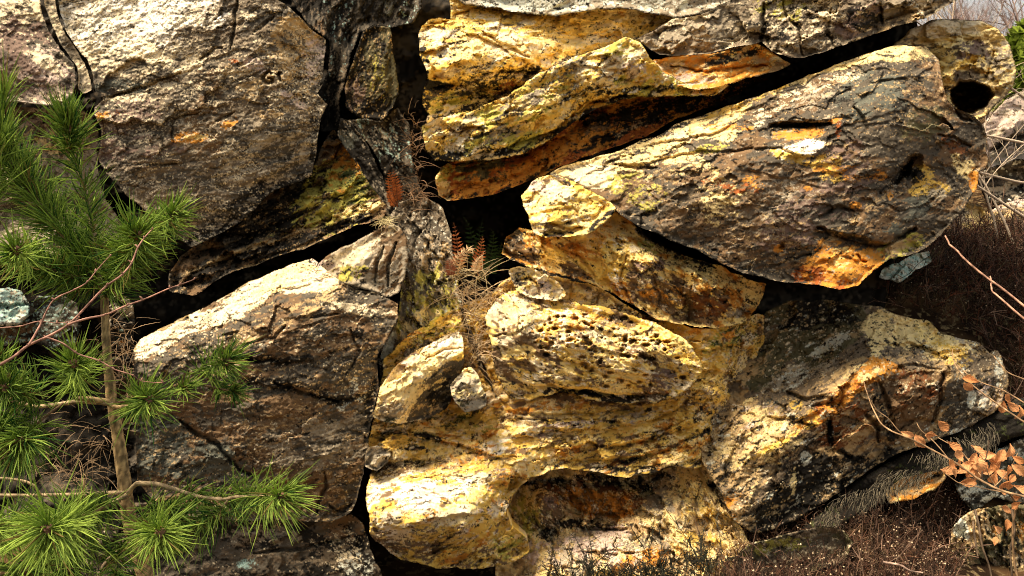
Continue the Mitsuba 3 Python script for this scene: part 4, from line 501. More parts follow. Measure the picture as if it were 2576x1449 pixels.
rock('stone_block', 'orange-brown rock face in the alcove beneath the golden ledge', [(1262, 1290), (1285, 1240), (1310, 1205), (1360, 1180), (1460, 1165), (1600, 1175), (1740, 1150), (1790, 1130), (1800, 1180), (1850, 1290), (1900, 1400), (1920, 1560), (1230, 1560), (1250, 1420), (1310, 1395), (1300, 1340)], 2.42, category=BLOCK, edge=16, depth=.8, base=('YP', 'TN'), big=.04, facet=.04, fsize=70, ter=.02, tf=7, bed=-60, bedamp=.004, seed=91, mix=.5,
     ctrl=[(1300, 1300, .10), (1350, 1200, .20), (1480, 1215, .20), (1600, 1210, .20), (1560, 1250, .08), (1360, 1260, -.02), (1400, 1350, -.02), (1500, 1300, .10), (1660, 1280, -.02), (1700, 1210, .10), (1500, 1370, -.14), (1400, 1440, -.20), (1550, 1450, -.26), (1700, 1400, -.16), (1850, 1400, -.08), (1800, 1300, .0), (1740, 1220, .0)],
     ledges=[([(1300, 1215), (1400, 1200), (1520, 1215), (1680, 1200)], .08, 40), ([(1440, 1280), (1520, 1290), (1620, 1270)], .06, 26), ([(1430, 1330), (1500, 1325), (1600, 1335)], .06, 20), ([(1330, 1300), (1380, 1330), (1420, 1290)], .05, 20), ([(1440, 1385), (1540, 1390), (1640, 1380)], .03, 20)], patches=[((1530, 1215, 210, 26, 0), 'BK', .6, 24), ((1500, 1250, 120, 40, -10), 'RB', .55, 26), ((1380, 1290, 44, 60, 0), 'BR', .8, 20), ((1385, 1265, 30, 20, 0), 'PB', .7, 20), ((1320, 1320, 34, 80, 0), 'YG', .5, 30), ((1500, 1265, 90, 34, -14), 'O', .85, 22), ((1470, 1320, 120, 12, 0), 'BK', .6, 30), ((1660, 1270, 40, 60, 10), 'G', .75, 24), ((1740, 1220, 50, 80, 10), 'YB', .85, 24), ((1700, 1300, 30, 100, 10), 'YP', .55, 26), ((1510, 1355, 70, 30, 4), 'PK', .8, 20), ((1460, 1400, 160, 50, 0), 'PK', .6, 24), ((1420, 1420, 60, 40, 0), 'GL', .5, 30), ((1620, 1370, 60, 30, 0), 'G', .6, 40), ((1640, 1410, 90, 26, 10), 'O', .6, 24), ((1770, 1330, 60, 60, 0), 'Y', .5, 34), ((1800, 1430, 80, 30, 0), 'CR', .4, 40), ((1380, 1345, 30, 20, 0), 'BK', .6, 34), ((1800, 1240, 40, 40, 0), 'BK', .4, 40)],  # black under the arch is its shade, put into the colour
     specks=(('BK', .14, 60), ('CR', .07, 60), ('BR', .10, 70)), cracks=[([(1352, 1250), (1345, 1300), (1370, 1345)], 5, .04), ([(1430, 1240), (1450, 1310), (1480, 1330), (1580, 1330)], 5, .04), ([(1390, 1340), (1388, 1400), (1380, 1450)], 3, .04), ([(1470, 1390), (1540, 1385), (1600, 1392)], 3, .02), ([(1540, 1290), (1590, 1300), (1620, 1280)], 4, .03)])
# lower right
rock('boulder', 'orange and grey ridge-backed boulder at the lower right', [(1760, 1100), (1790, 1050), (1815, 1000), (1832, 950), (1855, 885), (1880, 830), (1925, 785), (1980, 758), (2080, 756), (2180, 766), (2215, 770), (2240, 784), (2290, 800), (2335, 806), (2368, 840), (2420, 852), (2462, 862), (2490, 888), (2510, 878), (2530, 925), (2538, 965), (2522, 1015), (2492, 1045), (2465, 1058), (2430, 1080), (2380, 1098), (2320, 1118), (2240, 1150), (2160, 1200), (2080, 1260), (2000, 1310), (1900, 1345), (1850, 1310), (1800, 1220), (1765, 1160)], 2.34, category=BOULD, edge=16, depth=.8,
     base=('GB', 'TN'), big=.02, facet=.02, fsize=90, ter=.014, tf=5, bed=30, bedamp=.003, seed=93, mix=.4, grit=.003,
     ctrl=[(1790, 1140, .10), (1770, 1090, .16), (1830, 1000, .20), (1920, 800, .30), (2080, 765, .34), (2190, 775, .28), (2330, 808, .26), (2460, 865, .20), (2060, 900, .20), (2000, 960, .16), (1900, 1080, .08), (1850, 1200, .03), (2000, 1060, .0), (2080, 1000, -.04), (2160, 930, -.02), (2200, 890, .02), (2330, 880, .12), (2300, 940, .0), (2180, 960, -.04), (2380, 930, .0), (2470, 950, .06), (2360, 1050, .03), (2500, 1020, .10), (2150, 1050, -.03), (2060, 1100, .02), (2000, 1180, .04), (1950, 1130, -.03), (1880, 1260, -.02), (2200, 1130, .06), (1950, 1300, .04), (2420, 1080, .08)],
     ledges=[([(2090, 1040), (2150, 1050), (2200, 1080)], .04, 26), ([(2230, 870), (2300, 862), (2360, 885), (2440, 880)], .04, 20), ([(1930, 1050), (2000, 1055), (2060, 1030)], .05, 24), ([(1960, 975), (2030, 1000), (2080, 990)], .04, 20), ([(2210, 960), (2300, 935), (2380, 930)], .02, 20), ([(1880, 1180), (1960, 1150), (2050, 1110)], .02, 30), ([(2250, 1060), (2330, 1050), (2380, 1070)], .03, 24)], patches=[([(1905, 830), (1925, 785), (1980, 758), (2180, 766), (2172, 830), (2120, 880), (2060, 930), (1990, 970), (1920, 985), (1870, 960)], 'OL', .75, 18), ((2060, 790, 120, 34, 0), 'BK', .7, 20), ((2090, 870, 70, 26, 30), 'LI', .55, 26), ((2000, 955, 46, 22, 25), 'LI', .65, 24), ((2010, 945, 90, 20, 20), 'GL', .5, 34), ([(2180, 766), (2215, 770), (2290, 800), (2335, 806), (2368, 842), (2460, 862), (2455, 890), (2380, 915), (2290, 880), (2230, 870), (2195, 905), (2170, 850)], 'YP', .95, 16), ((2300, 900, 80, 30, -10), 'GB', .6, 30), ((2390, 885, 50, 26, -14), 'Y', .6, 26), ((2330, 840, 30, 30, 0), 'YB', .6, 20), ((2400, 840, 60, 18, -25), 'GL', .7, 30),  # olive and black paint the overhang shadow, besides lichen; yellow top painted as lit
              ([(2195, 885), (2240, 905), (2260, 930), (2200, 960), (2140, 1000), (2060, 1070), (2000, 1110), (1990, 1090), (2070, 1020), (2130, 960)], 'O', .93, 18), ((2150, 960, 70, 26, 40), 'YP', .4, 30), ((2020, 1045, 36, 34, 0), 'Y', .85, 18), ((1950, 1110, 110, 10, 24), 'YB', .75, 22), ((2000, 1080, 110, 10, 36), 'O', .7, 24), ((2120, 1000, 80, 30, 36), 'RU', .5, 30), ([(2260, 930), (2380, 930), (2372, 1050), (2330, 1100), (2260, 1090), (2225, 1010), (2220, 960)], 'BR', .93, 16), ((2300, 980, 60, 60, 0), 'RB', .4, 26), ([(2385, 960), (2470, 940), (2535, 960), (2520, 1015), (2465, 1058), (2380, 1096), (2360, 1080)], 'DG', .94, 18), ((2470, 900, 60, 34, 0), 'GB', .5, 34), ((2512, 930, 12, 34, 0), 'LI', .6, 30), ((2442, 1005, 10, 22, -10), 'LI', .9, 20), ((2475, 1005, 12, 22, -20), 'LI', .9, 20), ((2490, 990, 30, 40, 0), 'PK', .2, 40), ((2410, 1085, 30, 8, 20), 'LI', .7, 26), ((2360, 970, 6, 14, 0), 'W', .8, 24),
              ((1900, 1060, 100, 50, 20), 'PK', .6, 24), ((1860, 1080, 60, 50, 0), 'W', .4, 40), ((1900, 1130, 120, 60, 25), 'YP', .7, 30), ((1960, 1020, 60, 24, 10), 'SL', .5, 30), ((1960, 1045, 60, 16, -5), 'BK', .5, 34), ((1830, 1200, 50, 60, 0), 'TN', .6, 30), ((1850, 1270, 30, 50, 0), 'O', .4, 34), ([(1790, 1010), (1870, 1000), (1960, 1025), (2040, 1040), (2060, 1062), (1990, 1110), (1925, 1170), (1895, 1240), (1860, 1310), (1800, 1220), (1770, 1110)], 'TN', .6, 24), ((1880, 1090, 110, 60, 20), 'YP', .5, 34), ((1950, 1120, 110, 9, 28), 'Y', .8, 22), ([(1905, 1290), (1930, 1215), (1975, 1165), (2040, 1125), (2100, 1150), (2180, 1150), (2230, 1150), (2160, 1200), (2080, 1262), (2000, 1310), (1910, 1345)], 'BK', .93, 18), ((2030, 1120, 90, 30, 30), 'BR', .55, 30), ((2130, 1080, 70, 60, 0), 'RB', .75, 18), ((2240, 1050, 60, 60, 0), 'BR', .7, 20), ((2160, 1090, 40, 40, 0), 'TN', .5, 34), ((2025, 1155, 16, 24, 10), 'LI', .85, 24), ((1996, 1210, 7, 34, -6), 'YP', .85, 26), ((2008, 1255, 8, 18, 0), 'LI', .8, 26), ((1890, 1250, 8, 30, -10), 'YP', .75, 26), ((1968, 1312, 14, 9, 0), 'PK', .9, 26), ((1860, 1355, 20, 10, 0), 'LI', .7, 26), ((1800, 1215, 60, 60, 20), 'DG', .5, 34), ((1780, 1250, 12, 14, 0), 'LI', .7, 26), (('line', [(2085, 1050), (2090, 1110), (2140, 1150)], 6), 'BK', 0.85, 26), (('line', [(1900, 1345), (2000, 1310), (2160, 1200), (2240, 1150)], 20), 'BK', 0.85, 26), (('line', [(2210, 1000), (2230, 1060), (2240, 1100)], 8), 'BK', 0.85, 26)],  # slope left of the ridge painted lighter than the right, as sunlit
     specks=(('BK', .14, 70), ('CR', .03, 66), ('TN', .08, 80), ('LI', .02, 40)), cracks=[([(2090, 1050), (2085, 1090), (2100, 1130), (2140, 1150)], 5, .04), ([(2180, 1045), (2205, 1070), (2212, 1110)], 6, .05), ([(2210, 960), (2235, 1020), (2250, 1080)], 5, .03), ([(2372, 940), (2366, 1000), (2345, 1060)], 5, .03), ([(2240, 868), (2290, 865), (2350, 890)], 4, .025), ([(2040, 1020), (2100, 1015)], 5, .03), ([(1980, 985), (2030, 1010)], 4, .03), ([(2245, 930), (2300, 918), (2370, 930)], 3, .02), ([(1930, 1050), (1990, 1055), (2040, 1070)], 4, .03)])
rock('stone_block', 'low brown slab of rock in the heather at the bottom right', [(1860, 1390), (1890, 1365), (1960, 1345), (2060, 1325), (2120, 1330), (2150, 1365), (2120, 1420), (2000, 1450), (1900, 1520), (1840, 1520)], 2.2, category='rock slab', edge=20, base=('OL', 'GB'), big=.02, ter=.02, seed=95, mix=.5, patches=[((1960, 1375, 80, 16, 10), 'YG', .4, 34), ((2050, 1340, 60, 14, 8), 'G', .5, 34)], specks=(('BK', .14, 60), ('CR', .08, 80)))
rock('stone_block', 'orange slab lying under the mossy band at the lower right', [(2225, 1230), (2270, 1205), (2320, 1190), (2375, 1180), (2382, 1205), (2350, 1232), (2300, 1255), (2240, 1268)], 2.36, category='rock slab', edge=14, base=('O', 'TN'), big=.015, ter=.02, bed=22, seed=97, specks=(('BK', .14, 60), ('YB', .12, 50)))
rock('mossy_ledge', 'black mossy ledge under the orange and grey boulder', [(2010, 1335), (2060, 1285), (2110, 1240), (2230, 1165), (2380, 1096), (2490, 1046), (2560, 1000), (2640, 990), (2640, 1080), (2520, 1110), (2440, 1160), (2360, 1205), (2260, 1240), (2180, 1290), (2100, 1335), (2050, 1352)], 2.36, category='ledge', edge=30, base=('BK', 'DG'), big=.02, ter=.01, seed=115, mix=.2, specks=(('MO', .08, 60),), ctrl=[(2100, 1250, .1), (2380, 1100, .14), (2100, 1320, .0), (2400, 1170, .02)])
rock('stone_block', 'lichen-blotched grey rock at the right edge behind the brown leaves', [(2470, 1165), (2510, 1130), (2560, 1105), (2640, 1080), (2640, 1240), (2560, 1270), (2500, 1250), (2450, 1290), (2420, 1260), (2400, 1220)], 2.5, category=BLOCK, edge=24, base=('DG', 'SL'), big=.02, ter=.02, seed=99, patches=[((2500, 1140, 20, 26, 0), 'TE', .85, 22), ((2560, 1140, 30, 20, 0), 'LI', .7, 26), ((2450, 1240, 50, 20, 0), 'LI', .6, 34), ((2500, 1255, 34, 12, 10), 'LI', .7, 30), ((2560, 1180, 40, 30, 0), 'OL', .5, 30)], specks=(('LI', .08, 50), ('BK', .12, 60)))
rock('stone_block', 'tan rock with a white lichen patch at the lower right corner', [(2395, 1330), (2410, 1305), (2440, 1290), (2480, 1275), (2560, 1265), (2660, 1260), (2660, 1540), (2380, 1540), (2372, 1420)], 2.3, category=BLOCK, edge=34, facet=.02, fsize=50, rough=8, base=('OL', 'TN'), big=.02, ter=.025, bed=-70, bedamp=.004, seed=101, mix=.5, patches=[((2415, 1325, 22, 34, 20), 'LI', .92, 18), ((2440, 1400, 40, 60, 20), 'OL', .6, 26), ((2540, 1340, 60, 30, 0), 'O', .3, 34), ((2540, 1420, 60, 40, 0), 'G', .5, 30)], specks=(('BK', .18, 60), ('CR', .08, 70)), cracks=[([(2462, 1300), (2470, 1360), (2490, 1420)], 4, .03)])
rock('boulder', 'pale teal lichen-crusted stone showing in the gap under the huge boulder', [(2214, 694), (2226, 676), (2262, 660), (2300, 640), (2340, 630), (2350, 660), (2312, 676), (2296, 688), (2262, 706), (2232, 702)], 3.05, category=BOULD, edge=8, rough=7, facet=.02, fsize=40, depth=.3, base=('TE', 'LI'), big=.01, ter=.01, seed=103, mix=.4, ctrl=[(2214, 694, 0), (2340, 630, .12), (2262, 706, -.04)], specks=(('GL', .2, 40), ('BK', .08, 60), ('LI', .2, 30)))
# stones further back on the right
rock('boulder', 'large pinkish grey boulder at the right edge behind the bare twigs', [(2455, 330), (2480, 300), (2520, 262), (2560, 232), (2680, 190), (2680, 480), (2560, 470), (2500, 440), (2470, 400)], 5.2, category=BOULD, edge=30, depth=.8, base=('PK', 'GL'), big=.06, ter=.05, tf=3, seed=105, mix=.4, ctrl=[(2470, 320, 0), (2600, 230, .5), (2560, 300, 0), (2560, 400, .15)], patches=[((2540, 360, 50, 26, 30), 'DG', .6, 10), ((2540, 300, 60, 30, 40), 'PK', .6, 10)], specks=(('GB', .15, 20), ('BK', .05, 40)), cracks=[([(2490, 380), (2540, 350), (2600, 330)], 5, .15)])
rock('boulder', 'dark cracked boulder below the pinkish boulder at the right edge', [(2450, 440), (2500, 420), (2560, 400), (2680, 380), (2680, 540), (2560, 520), (2480, 510)], 5.0, category=BOULD, edge=30, depth=.8, base=('DG', 'BK'), big=.06, ter=.08, tf=3, seed=107, specks=(('LI', .12, 20), ('GL', .12, 14)))
rock('boulder', 'flat tan boulder in the scrub at the right, below the dark cracked one', [(2470, 560), (2478, 535), (2510, 515), (2560, 500), (2680, 490), (2680, 600), (2560, 592), (2500, 585)], 4.4, category=BOULD, edge=26, depth=.8, base=('TN', 'GB'), big=.03, ter=.04, tf=4, seed=109, ctrl=[(2480, 530, .3), (2560, 505, .4), (2540, 550, 0)], patches=[((2560, 510, 80, 12, 10), 'PK', .8, 14), ((2520, 560, 50, 24, 0), 'OL', .5, 14)], specks=(('BK', .14, 30),))
rock('stone', 'square pale yellowish stone in the scrub right of the huge boulder', [(2400, 530), (2430, 508), (2470, 515), (2490, 560), (2488, 600), (2440, 605), (2424, 590), (2408, 560)], 4.3, category='stone', edge=12, depth=.5, base=('YP', 'GL'), big=.03, ter=.03, tf=4, seed=111, specks=(('BK', .10, 40), ('G', .15, 20)))
# ---------------------------------------------------------------- plants: helpers
def tube(points, radii, sides=6, seg=None):
    p, r = np.asarray(points, float), np.asarray(radii, float)
    if seg:
        s = np.concatenate([[0], np.cumsum(np.linalg.norm(np.diff(p, axis=0), axis=1))])
        n = max(3, int(s[-1] / seg))
        t = np.linspace(0, s[-1], n)
        # a smooth line through the given points
        from scipy.interpolate import PchipInterpolator
        q = np.stack([PchipInterpolator(s, p[:, k])(t) for k in range(3)], -1)
        r = np.interp(t, s, r); p = q
    d = np.gradient(p, axis=0)
    d /= np.linalg.norm(d, axis=1, keepdims=True) + 1e-12
    ref = np.array([.31, .9, .2])
    a = np.cross(d, ref); a /= np.linalg.norm(a, axis=1, keepdims=True) + 1e-12
    b = np.cross(d, a)
    th = np.arange(sides) / sides * 2 * np.pi
    V = (p[:, None] + r[:, None, None] * (np.cos(th)[None, :, None] * a[:, None] + np.sin(th)[None, :, None] * b[:, None])).reshape(-1, 3)
    n = len(p)
    i = (np.arange(n - 1)[:, None] * sides + np.arange(sides)[None]).ravel()
    j = (np.arange(n - 1)[:, None] * sides + (np.arange(sides)[None] + 1) % sides).ravel()
    F = np.vstack([np.stack([i, j, j + sides], -1), np.stack([i, j + sides, i + sides], -1)])
    caps = [[0, k + 1, k] for k in range(1, sides - 1)] + [[(n - 1) * sides, (n - 1) * sides + k, (n - 1) * sides + k + 1] for k in range(1, sides - 1)]
    return V, np.vstack([F, np.array(caps)])


def join(parts):
    V, F, K, o = [], [], [], 0
    for v, f, c in parts:
        V.append(v); F.append(np.asarray(f) + o); K.append(np.broadcast_to(np.asarray(c, float), v.shape)); o += len(v)
    return (np.vstack(V), np.vstack(F)), np.vstack(K)


def put(key, parts, bsdf, smooth=True):
    global N_TRI
    mesh, col = join(parts)
    N_TRI += len(mesh[1])
    scene[key] = mikit.ply(mesh, bsdf, smooth=smooth, color=np.clip(col, .003, .9))
    return key


def sub(parent, name):
    return numbered(f'{parent}__{name}')


def sheet(line):
    """[(u, v, distance or None), ...] -> points; a missing distance is filled in between the given ones."""
    u = np.array([q[0] for q in line], float); v = np.array([q[1] for q in line], float)
    k = [i for i, q in enumerate(line) if len(q) > 2]
    y = np.interp(np.arange(len(line)), k, [line[i][2] for i in k])
    return at(u, v, y)


def woody(line, w0, w1, colour, seed, sides=8, seg=.008, rough=.16, knots=0):
    """A stem through sheet points, half widths in sheet units, its bark uneven."""
    p = sheet(line)
    k = KX * p[:, 1]
    r = np.linspace(w0, w1, len(p)) * k
    V, F = tube(p, r, sides, seg)
    n = fbm(V * np.array([260, 260, 34]), 3, seed)
    ctr = np.repeat(V.reshape(-1, sides, 3).mean(1), sides, 0)
    V = ctr + (V - ctr) * (1 + (n - .5)[:, None] * 2 * rough)
    m = sstep(.35, .68, fbm(V * np.array([330, 330, 70]), 3, seed + 3))[:, None]
    c = np.array(colour)
    col = (c * .38 * (1 - m) + c * 1.35 * m) * (.6 + .8 * noise(V * np.array([700, 700, 60]), seed + 9))[:, None]
    return V, F, col


# ---------------------------------------------------------------- the young pine
PINE = 'pine_tree'
tag(PINE, 'young green pine tree with long needles standing at the left of the rocks', 'pine tree')
BARK, TAN, DKB = (.36, .26, .13), (.42, .32, .19), (.16, .105, .055)
put(sub(PINE, 'trunk'), [woody([(392, 1560, 1.62), (378, 1500), (354, 1410), (324, 1300), (312, 1210), (301, 1125), (286, 1035), (276, 960), (268, 860), (262, 740, 1.56)], 21, 9, BARK, 1, 18, .003, .26)], 'bark')
branches = [
    ([(262, 750, 1.56), (250, 690), (240, 620), (227, 540), (212, 470), (197, 420), (182, 385), (172, 345, 1.5)], 7, 4.5, TAN), ([(240, 705, 1.55), (205, 650), (170, 605), (130, 555), (95, 510), (60, 455), (25, 400), (0, 350), (-30, 300, 1.5)], 8, 5, DKB),
    ([(264, 748, 1.56), (300, 690), (330, 640), (345, 592, 1.44)], 6, 4, DKB), ([(328, 652, 1.5), (380, 600), (420, 560), (435, 538, 1.47)], 4, 3, DKB), ([(240, 705, 1.55), (160, 690), (90, 660), (38, 632, 1.40)], 5, 3.5, DKB),
    ([(284, 1018, 1.56), (240, 1011), (200, 1010), (160, 1015), (105, 1022), (40, 1010), (0, 985, 1.5)], 7, 4, TAN), ([(278, 1012, 1.56), (225, 1004), (190, 1003, 1.52)], 8, 5, BARK), ([(215, 1006, 1.53), (203, 965), (186, 914, 1.40)], 4, 3, DKB), ([(120, 995, 1.5), (50, 972), (0, 955, 1.46)], 4, 4, DKB),
    ([(284, 1022, 1.56), (330, 1022), (375, 1006, 1.42)], 5, 3.5, BARK), ([(300, 1012, 1.56), (400, 985), (500, 945), (570, 912, 1.47)], 4, 3, DKB), ([(470, 960, 1.52), (540, 975), (588, 985, 1.5)], 3, 2.5, DKB),
    ([(322, 1245, 1.55), (336, 1223), (352, 1215), (390, 1217), (425, 1226), (470, 1240), (515, 1252), (560, 1256), (590, 1250), (650, 1248), (703, 1250, 1.44)], 6.5, 3.2, TAN), ([(582, 1250, 1.5), (560, 1275), (540, 1297), (480, 1325, 1.48)], 4, 2.5, TAN),
    ([(322, 1245, 1.55), (290, 1262), (275, 1270, 1.5)], 7, 4, TAN), ([(312, 1240, 1.55), (260, 1240), (200, 1243), (100, 1246), (0, 1246), (-30, 1245, 1.52)], 5.5, 4, TAN), ([(-20, 1203, 1.5), (50, 1208), (85, 1222), (102, 1246, 1.53)], 3.5, 3, TAN),
    ([(300, 1260, 1.54), (200, 1302), (118, 1330, 1.22)], 5, 4, BARK), ([(335, 1320, 1.55), (370, 1338), (403, 1341, 1.38)], 5, 3.5, BARK), ([(350, 1355, 1.56), (300, 1385), (270, 1410), (245, 1460, 1.5)], 5, 4, TAN), ([(250, 1330, 1.5), (310, 1330), (350, 1345, 1.5)], 3.5, 3, TAN), ([(160, 1015, 1.5), (100, 1060), (50, 1110, 1.4)], 3.5, 2.5, DKB), ([(60, 1012, 1.5), (30, 1050), (0, 1090, 1.42)], 3, 2.5, DKB)]
for i, (ln, a, b, c) in enumerate(branches):
    put(sub(PINE, 'branch'), [woody(ln, a, b, c, 10 + i, 8, .008, .14)], 'bark')


def needles(line, n, length, seed, start=.25, spread=(78, 38), bias=1.0, tone=.5, droop=.0, tipburst=.35):
    """Pine needles round a shoot (sheet points with distances): curved, tapered, three-sided."""
    rng = np.random.default_rng(seed)
    n = int(n * .95); length = length * .9
    p = sheet(line)
    s = np.concatenate([[0], np.cumsum(np.linalg.norm(np.diff(p, axis=0), axis=1))])
    t = np.where(rng.random(n) < tipburst, 1 - rng.random(n) * .10, start + (1 - start) * rng.random(n) ** (1 / bias))
    P0 = np.stack([np.interp(t * s[-1], s, p[:, k]) for k in range(3)], -1)
    P1 = np.stack([np.interp(np.clip(t, .02, .98) * s[-1] + .01 * s[-1], s, p[:, k]) - np.interp(np.clip(t, .02, .98) * s[-1] - .01 * s[-1], s, p[:, k]) for k in range(3)], -1)
    ax = P1 / np.linalg.norm(P1, axis=1, keepdims=True)
    e1 = np.cross(ax, [.2, .3, .93]); e1 /= np.linalg.norm(e1, axis=1, keepdims=True)
    e2 = np.cross(ax, e1)
    phi = rng.random(n) * 2 * np.pi
    tip = sstep(.55, 1, t)
    ang = np.radians(spread[0] + (spread[1] - spread[0]) * tip + rng.normal(0, 11, n) - (rng.random(n) < .25) * tip * 22)
    rad = np.cos(phi)[:, None] * e1 + np.sin(phi)[:, None] * e2
    d = np.cos(ang)[:, None] * ax + np.sin(ang)[:, None] * rad
    L = length * rng.uniform(.72, 1.2, n)
    cur = rng.normal(0, .22, (n, 3)) + ax * .22 + np.array([0, 0, -droop])
    m = 5
    f = np.linspace(0, 1, m)
    cen = P0[:, None] + d[:, None] * (f[None, :, None] * L[:, None, None]) + cur[:, None] * (f[None, :, None] ** 2 * L[:, None, None])
    w = np.array([.7, 1, 1, .85, .12])[None, :] * (.00105 * rng.uniform(.8, 1.25, n))[:, None]
    dd = np.gradient(cen, axis=1); dd /= np.linalg.norm(dd, axis=2, keepdims=True)
    a = np.cross(dd, rng.normal(size=(n, 1, 3))); a /= np.linalg.norm(a, axis=2, keepdims=True)
    b = np.cross(dd, a)
    th = np.arange(3) / 3 * 2 * np.pi
    V = cen[:, :, None] + w[:, :, None, None] * (np.cos(th)[:, None] * a[:, :, None] + np.sin(th)[:, None] * b[:, :, None])
    i = np.arange(m - 1)[:, None] * 3 + np.arange(3)[None]
    j = np.arange(m - 1)[:, None] * 3 + (np.arange(3)[None] + 1) % 3
    f1 = np.concatenate([np.stack([i, j, j + 3], -1).reshape(-1, 3), np.stack([i, j + 3, i + 3], -1).reshape(-1, 3)])
    F = (f1[None] + (np.arange(n) * m * 3)[:, None, None]).reshape(-1, 3)
    q = np.clip(rng.normal(tone, .28, n), 0, 1)[:, None]
    c = np.array([.035, .11, .028]) * (1 - q) + np.array([.42, .58, .115]) * q
    dead = (rng.random(n) < .05)[:, None]
    c = np.where(dead, np.array([.25, .19, .07]), c)
    c = np.repeat(c, m * 3, 0).reshape(n, m, 3, 3) * np.array([.8, 1, 1, 1.05, 1.15])[None, :, None, None]
    return V.reshape(-1, 3), F, c.reshape(-1, 3)


def bud(u, v, y, seed, size=.006):
    import trimesh
    m = trimesh.creation.icosphere(subdivisions=2, radius=size)
    V = m.vertices * (1 + .9 * (fbm(m.vertices * 420 + seed, 2, seed) - .5))[:, None]
    V = V * [1, 1.3, 1] + at(u, v, y)
    n = fbm(V * 500, 2, seed)[:, None]
    return V, m.faces, np.array([.20, .11, .07]) * (.5 + n * 1.3)


tufts = [  # tip and base of each shoot, needles, length, spread and tone
    ([(205, 985, 1.50), (186, 914, 1.36)], 260, .058, (80, 50), .62, 0), ([(330, 1022, 1.52), (375, 1004, 1.38)], 240, .060, (80, 48), .5, 0), ([(480, 950, 1.50), (530, 925), (570, 909, 1.42)], 230, .050, (75, 42), .5, 0),
    ([(420, 985, 1.50), (465, 976, 1.43)], 90, .036, (70, 40), .55, 0), ([(530, 970, 1.54), (588, 986, 1.50)], 150, .036, (70, 40), .3, 0), ([(590, 1250, 1.52), (650, 1248), (706, 1251, 1.40)], 330, .062, (72, 44), .66, .1),
    ([(360, 1335, 1.50), (403, 1341, 1.32)], 270, .060, (80, 52), .66, .1), ([(210, 1296, 1.40), (118, 1332, 1.16)], 380, .072, (82, 54), .72, .1), ([(320, 665, 1.52), (345, 592, 1.38)], 260, .066, (75, 42), .55, 0), ([(390, 592, 1.50), (435, 539, 1.42)], 210, .050, (70, 38), .55, 0),
    ([(90, 660, 1.48), (38, 631, 1.34)], 220, .055, (75, 45), .6, 0), ([(182, 392, 1.5), (176, 355), (170, 322, 1.46)], 300, .062, (62, 25), .42, 0),
    ([(430, 1228, 1.52), (520, 1255), (590, 1250, 1.5)], 230, .055, (72, 60), .45, .15), ([(575, 1262, 1.5), (540, 1297), (470, 1330, 1.46)], 200, .055, (70, 50), .5, .2),
    ([(100, 1060, 1.46), (50, 1110, 1.34)], 260, .066, (72, 44), .45, .25), ([(30, 1045, 1.46), (-5, 1090, 1.36)], 240, .064, (72, 44), .42, .25), ([(110, 1022, 1.48), (60, 990), (10, 975, 1.36)], 260, .058, (75, 50), .42, .1), ([(40, 940, 1.45), (-10, 905, 1.38)], 170, .055, (70, 45), .4, 0), ([(120, 985, 1.5), (60, 968), (0, 955, 1.44)], 150, .05, (70, 50), .3, 0),
    ([(60, 1300, 1.4), (-20, 1330, 1.25)], 220, .066, (75, 50), .62, .1), ([(150, 1400, 1.42), (60, 1440, 1.28)], 240, .064, (75, 50), .5, .15), ([(260, 1330, 1.5), (200, 1370), (170, 1440, 1.36)], 240, .062, (75, 50), .5, .2), ([(300, 1250, 1.52), (250, 1275), (220, 1290, 1.44)], 200, .055, (75, 60), .45, .1), ([(340, 1270, 1.55), (380, 1285), (430, 1290, 1.46)], 200, .055, (75, 55), .4, .15), ([(320, 1340, 1.5), (300, 1390), (290, 1450, 1.38)], 150, .055, (75, 50), .35, .2)]
for i, (ln, n, L, sp, tone, dr) in enumerate(tufts):
    k = put(sub(PINE, 'needle_tuft'), [needles(ln, n, L, 100 + i, .1, sp, 1.2, tone, dr)], 'needle')
    labels[k] = {'kind': 'stuff'}
    if n > 200:
        u, v, y = ln[-1]
        put(sub(PINE, 'bud'), [bud(u + du, v + dv, y - .004, 300 + i * 5 + q, .0045) for q, (du, dv) in enumerate(((0, 0), (6, -5), (-6, -4), (2, 6)))], 'bark')
long_shoots = [  # the needles all along the leaders
    ([(245, 690, 1.55), (205, 650), (170, 605), (130, 555), (95, 510), (60, 455), (25, 400), (0, 350), (-30, 300, 1.5)], 820, .064, (62, 40), .46), ([(248, 680, 1.55), (240, 620), (227, 540), (212, 470), (197, 420), (182, 385, 1.5)], 270, .056, (58, 40), .44),
    ([(262, 745, 1.55), (300, 690), (330, 640), (345, 600, 1.44)], 330, .062, (72, 50), .4), ([(240, 705, 1.55), (160, 690), (90, 660, 1.46)], 420, .058, (74, 55), .36), ([(325, 655, 1.5), (380, 600), (420, 560, 1.48)], 300, .05, (72, 50), .42), ([(260, 720, 1.6), (200, 600), (110, 480), (40, 380, 1.62)], 420, .06, (70, 50), .25), ([(-10, 520, 1.5), (-5, 400), (5, 300), (8, 250, 1.46)], 260, .07, (38, 18), .6)]
for i, (ln, n, L, sp, tone) in enumerate(long_shoots):
    k = put(sub(PINE, 'needle_tuft'), [needles(ln, n, L, 200 + i, .0, sp, 1.0, tone, .05, .02)], 'needle')
    labels[k] = {'kind': 'stuff'}

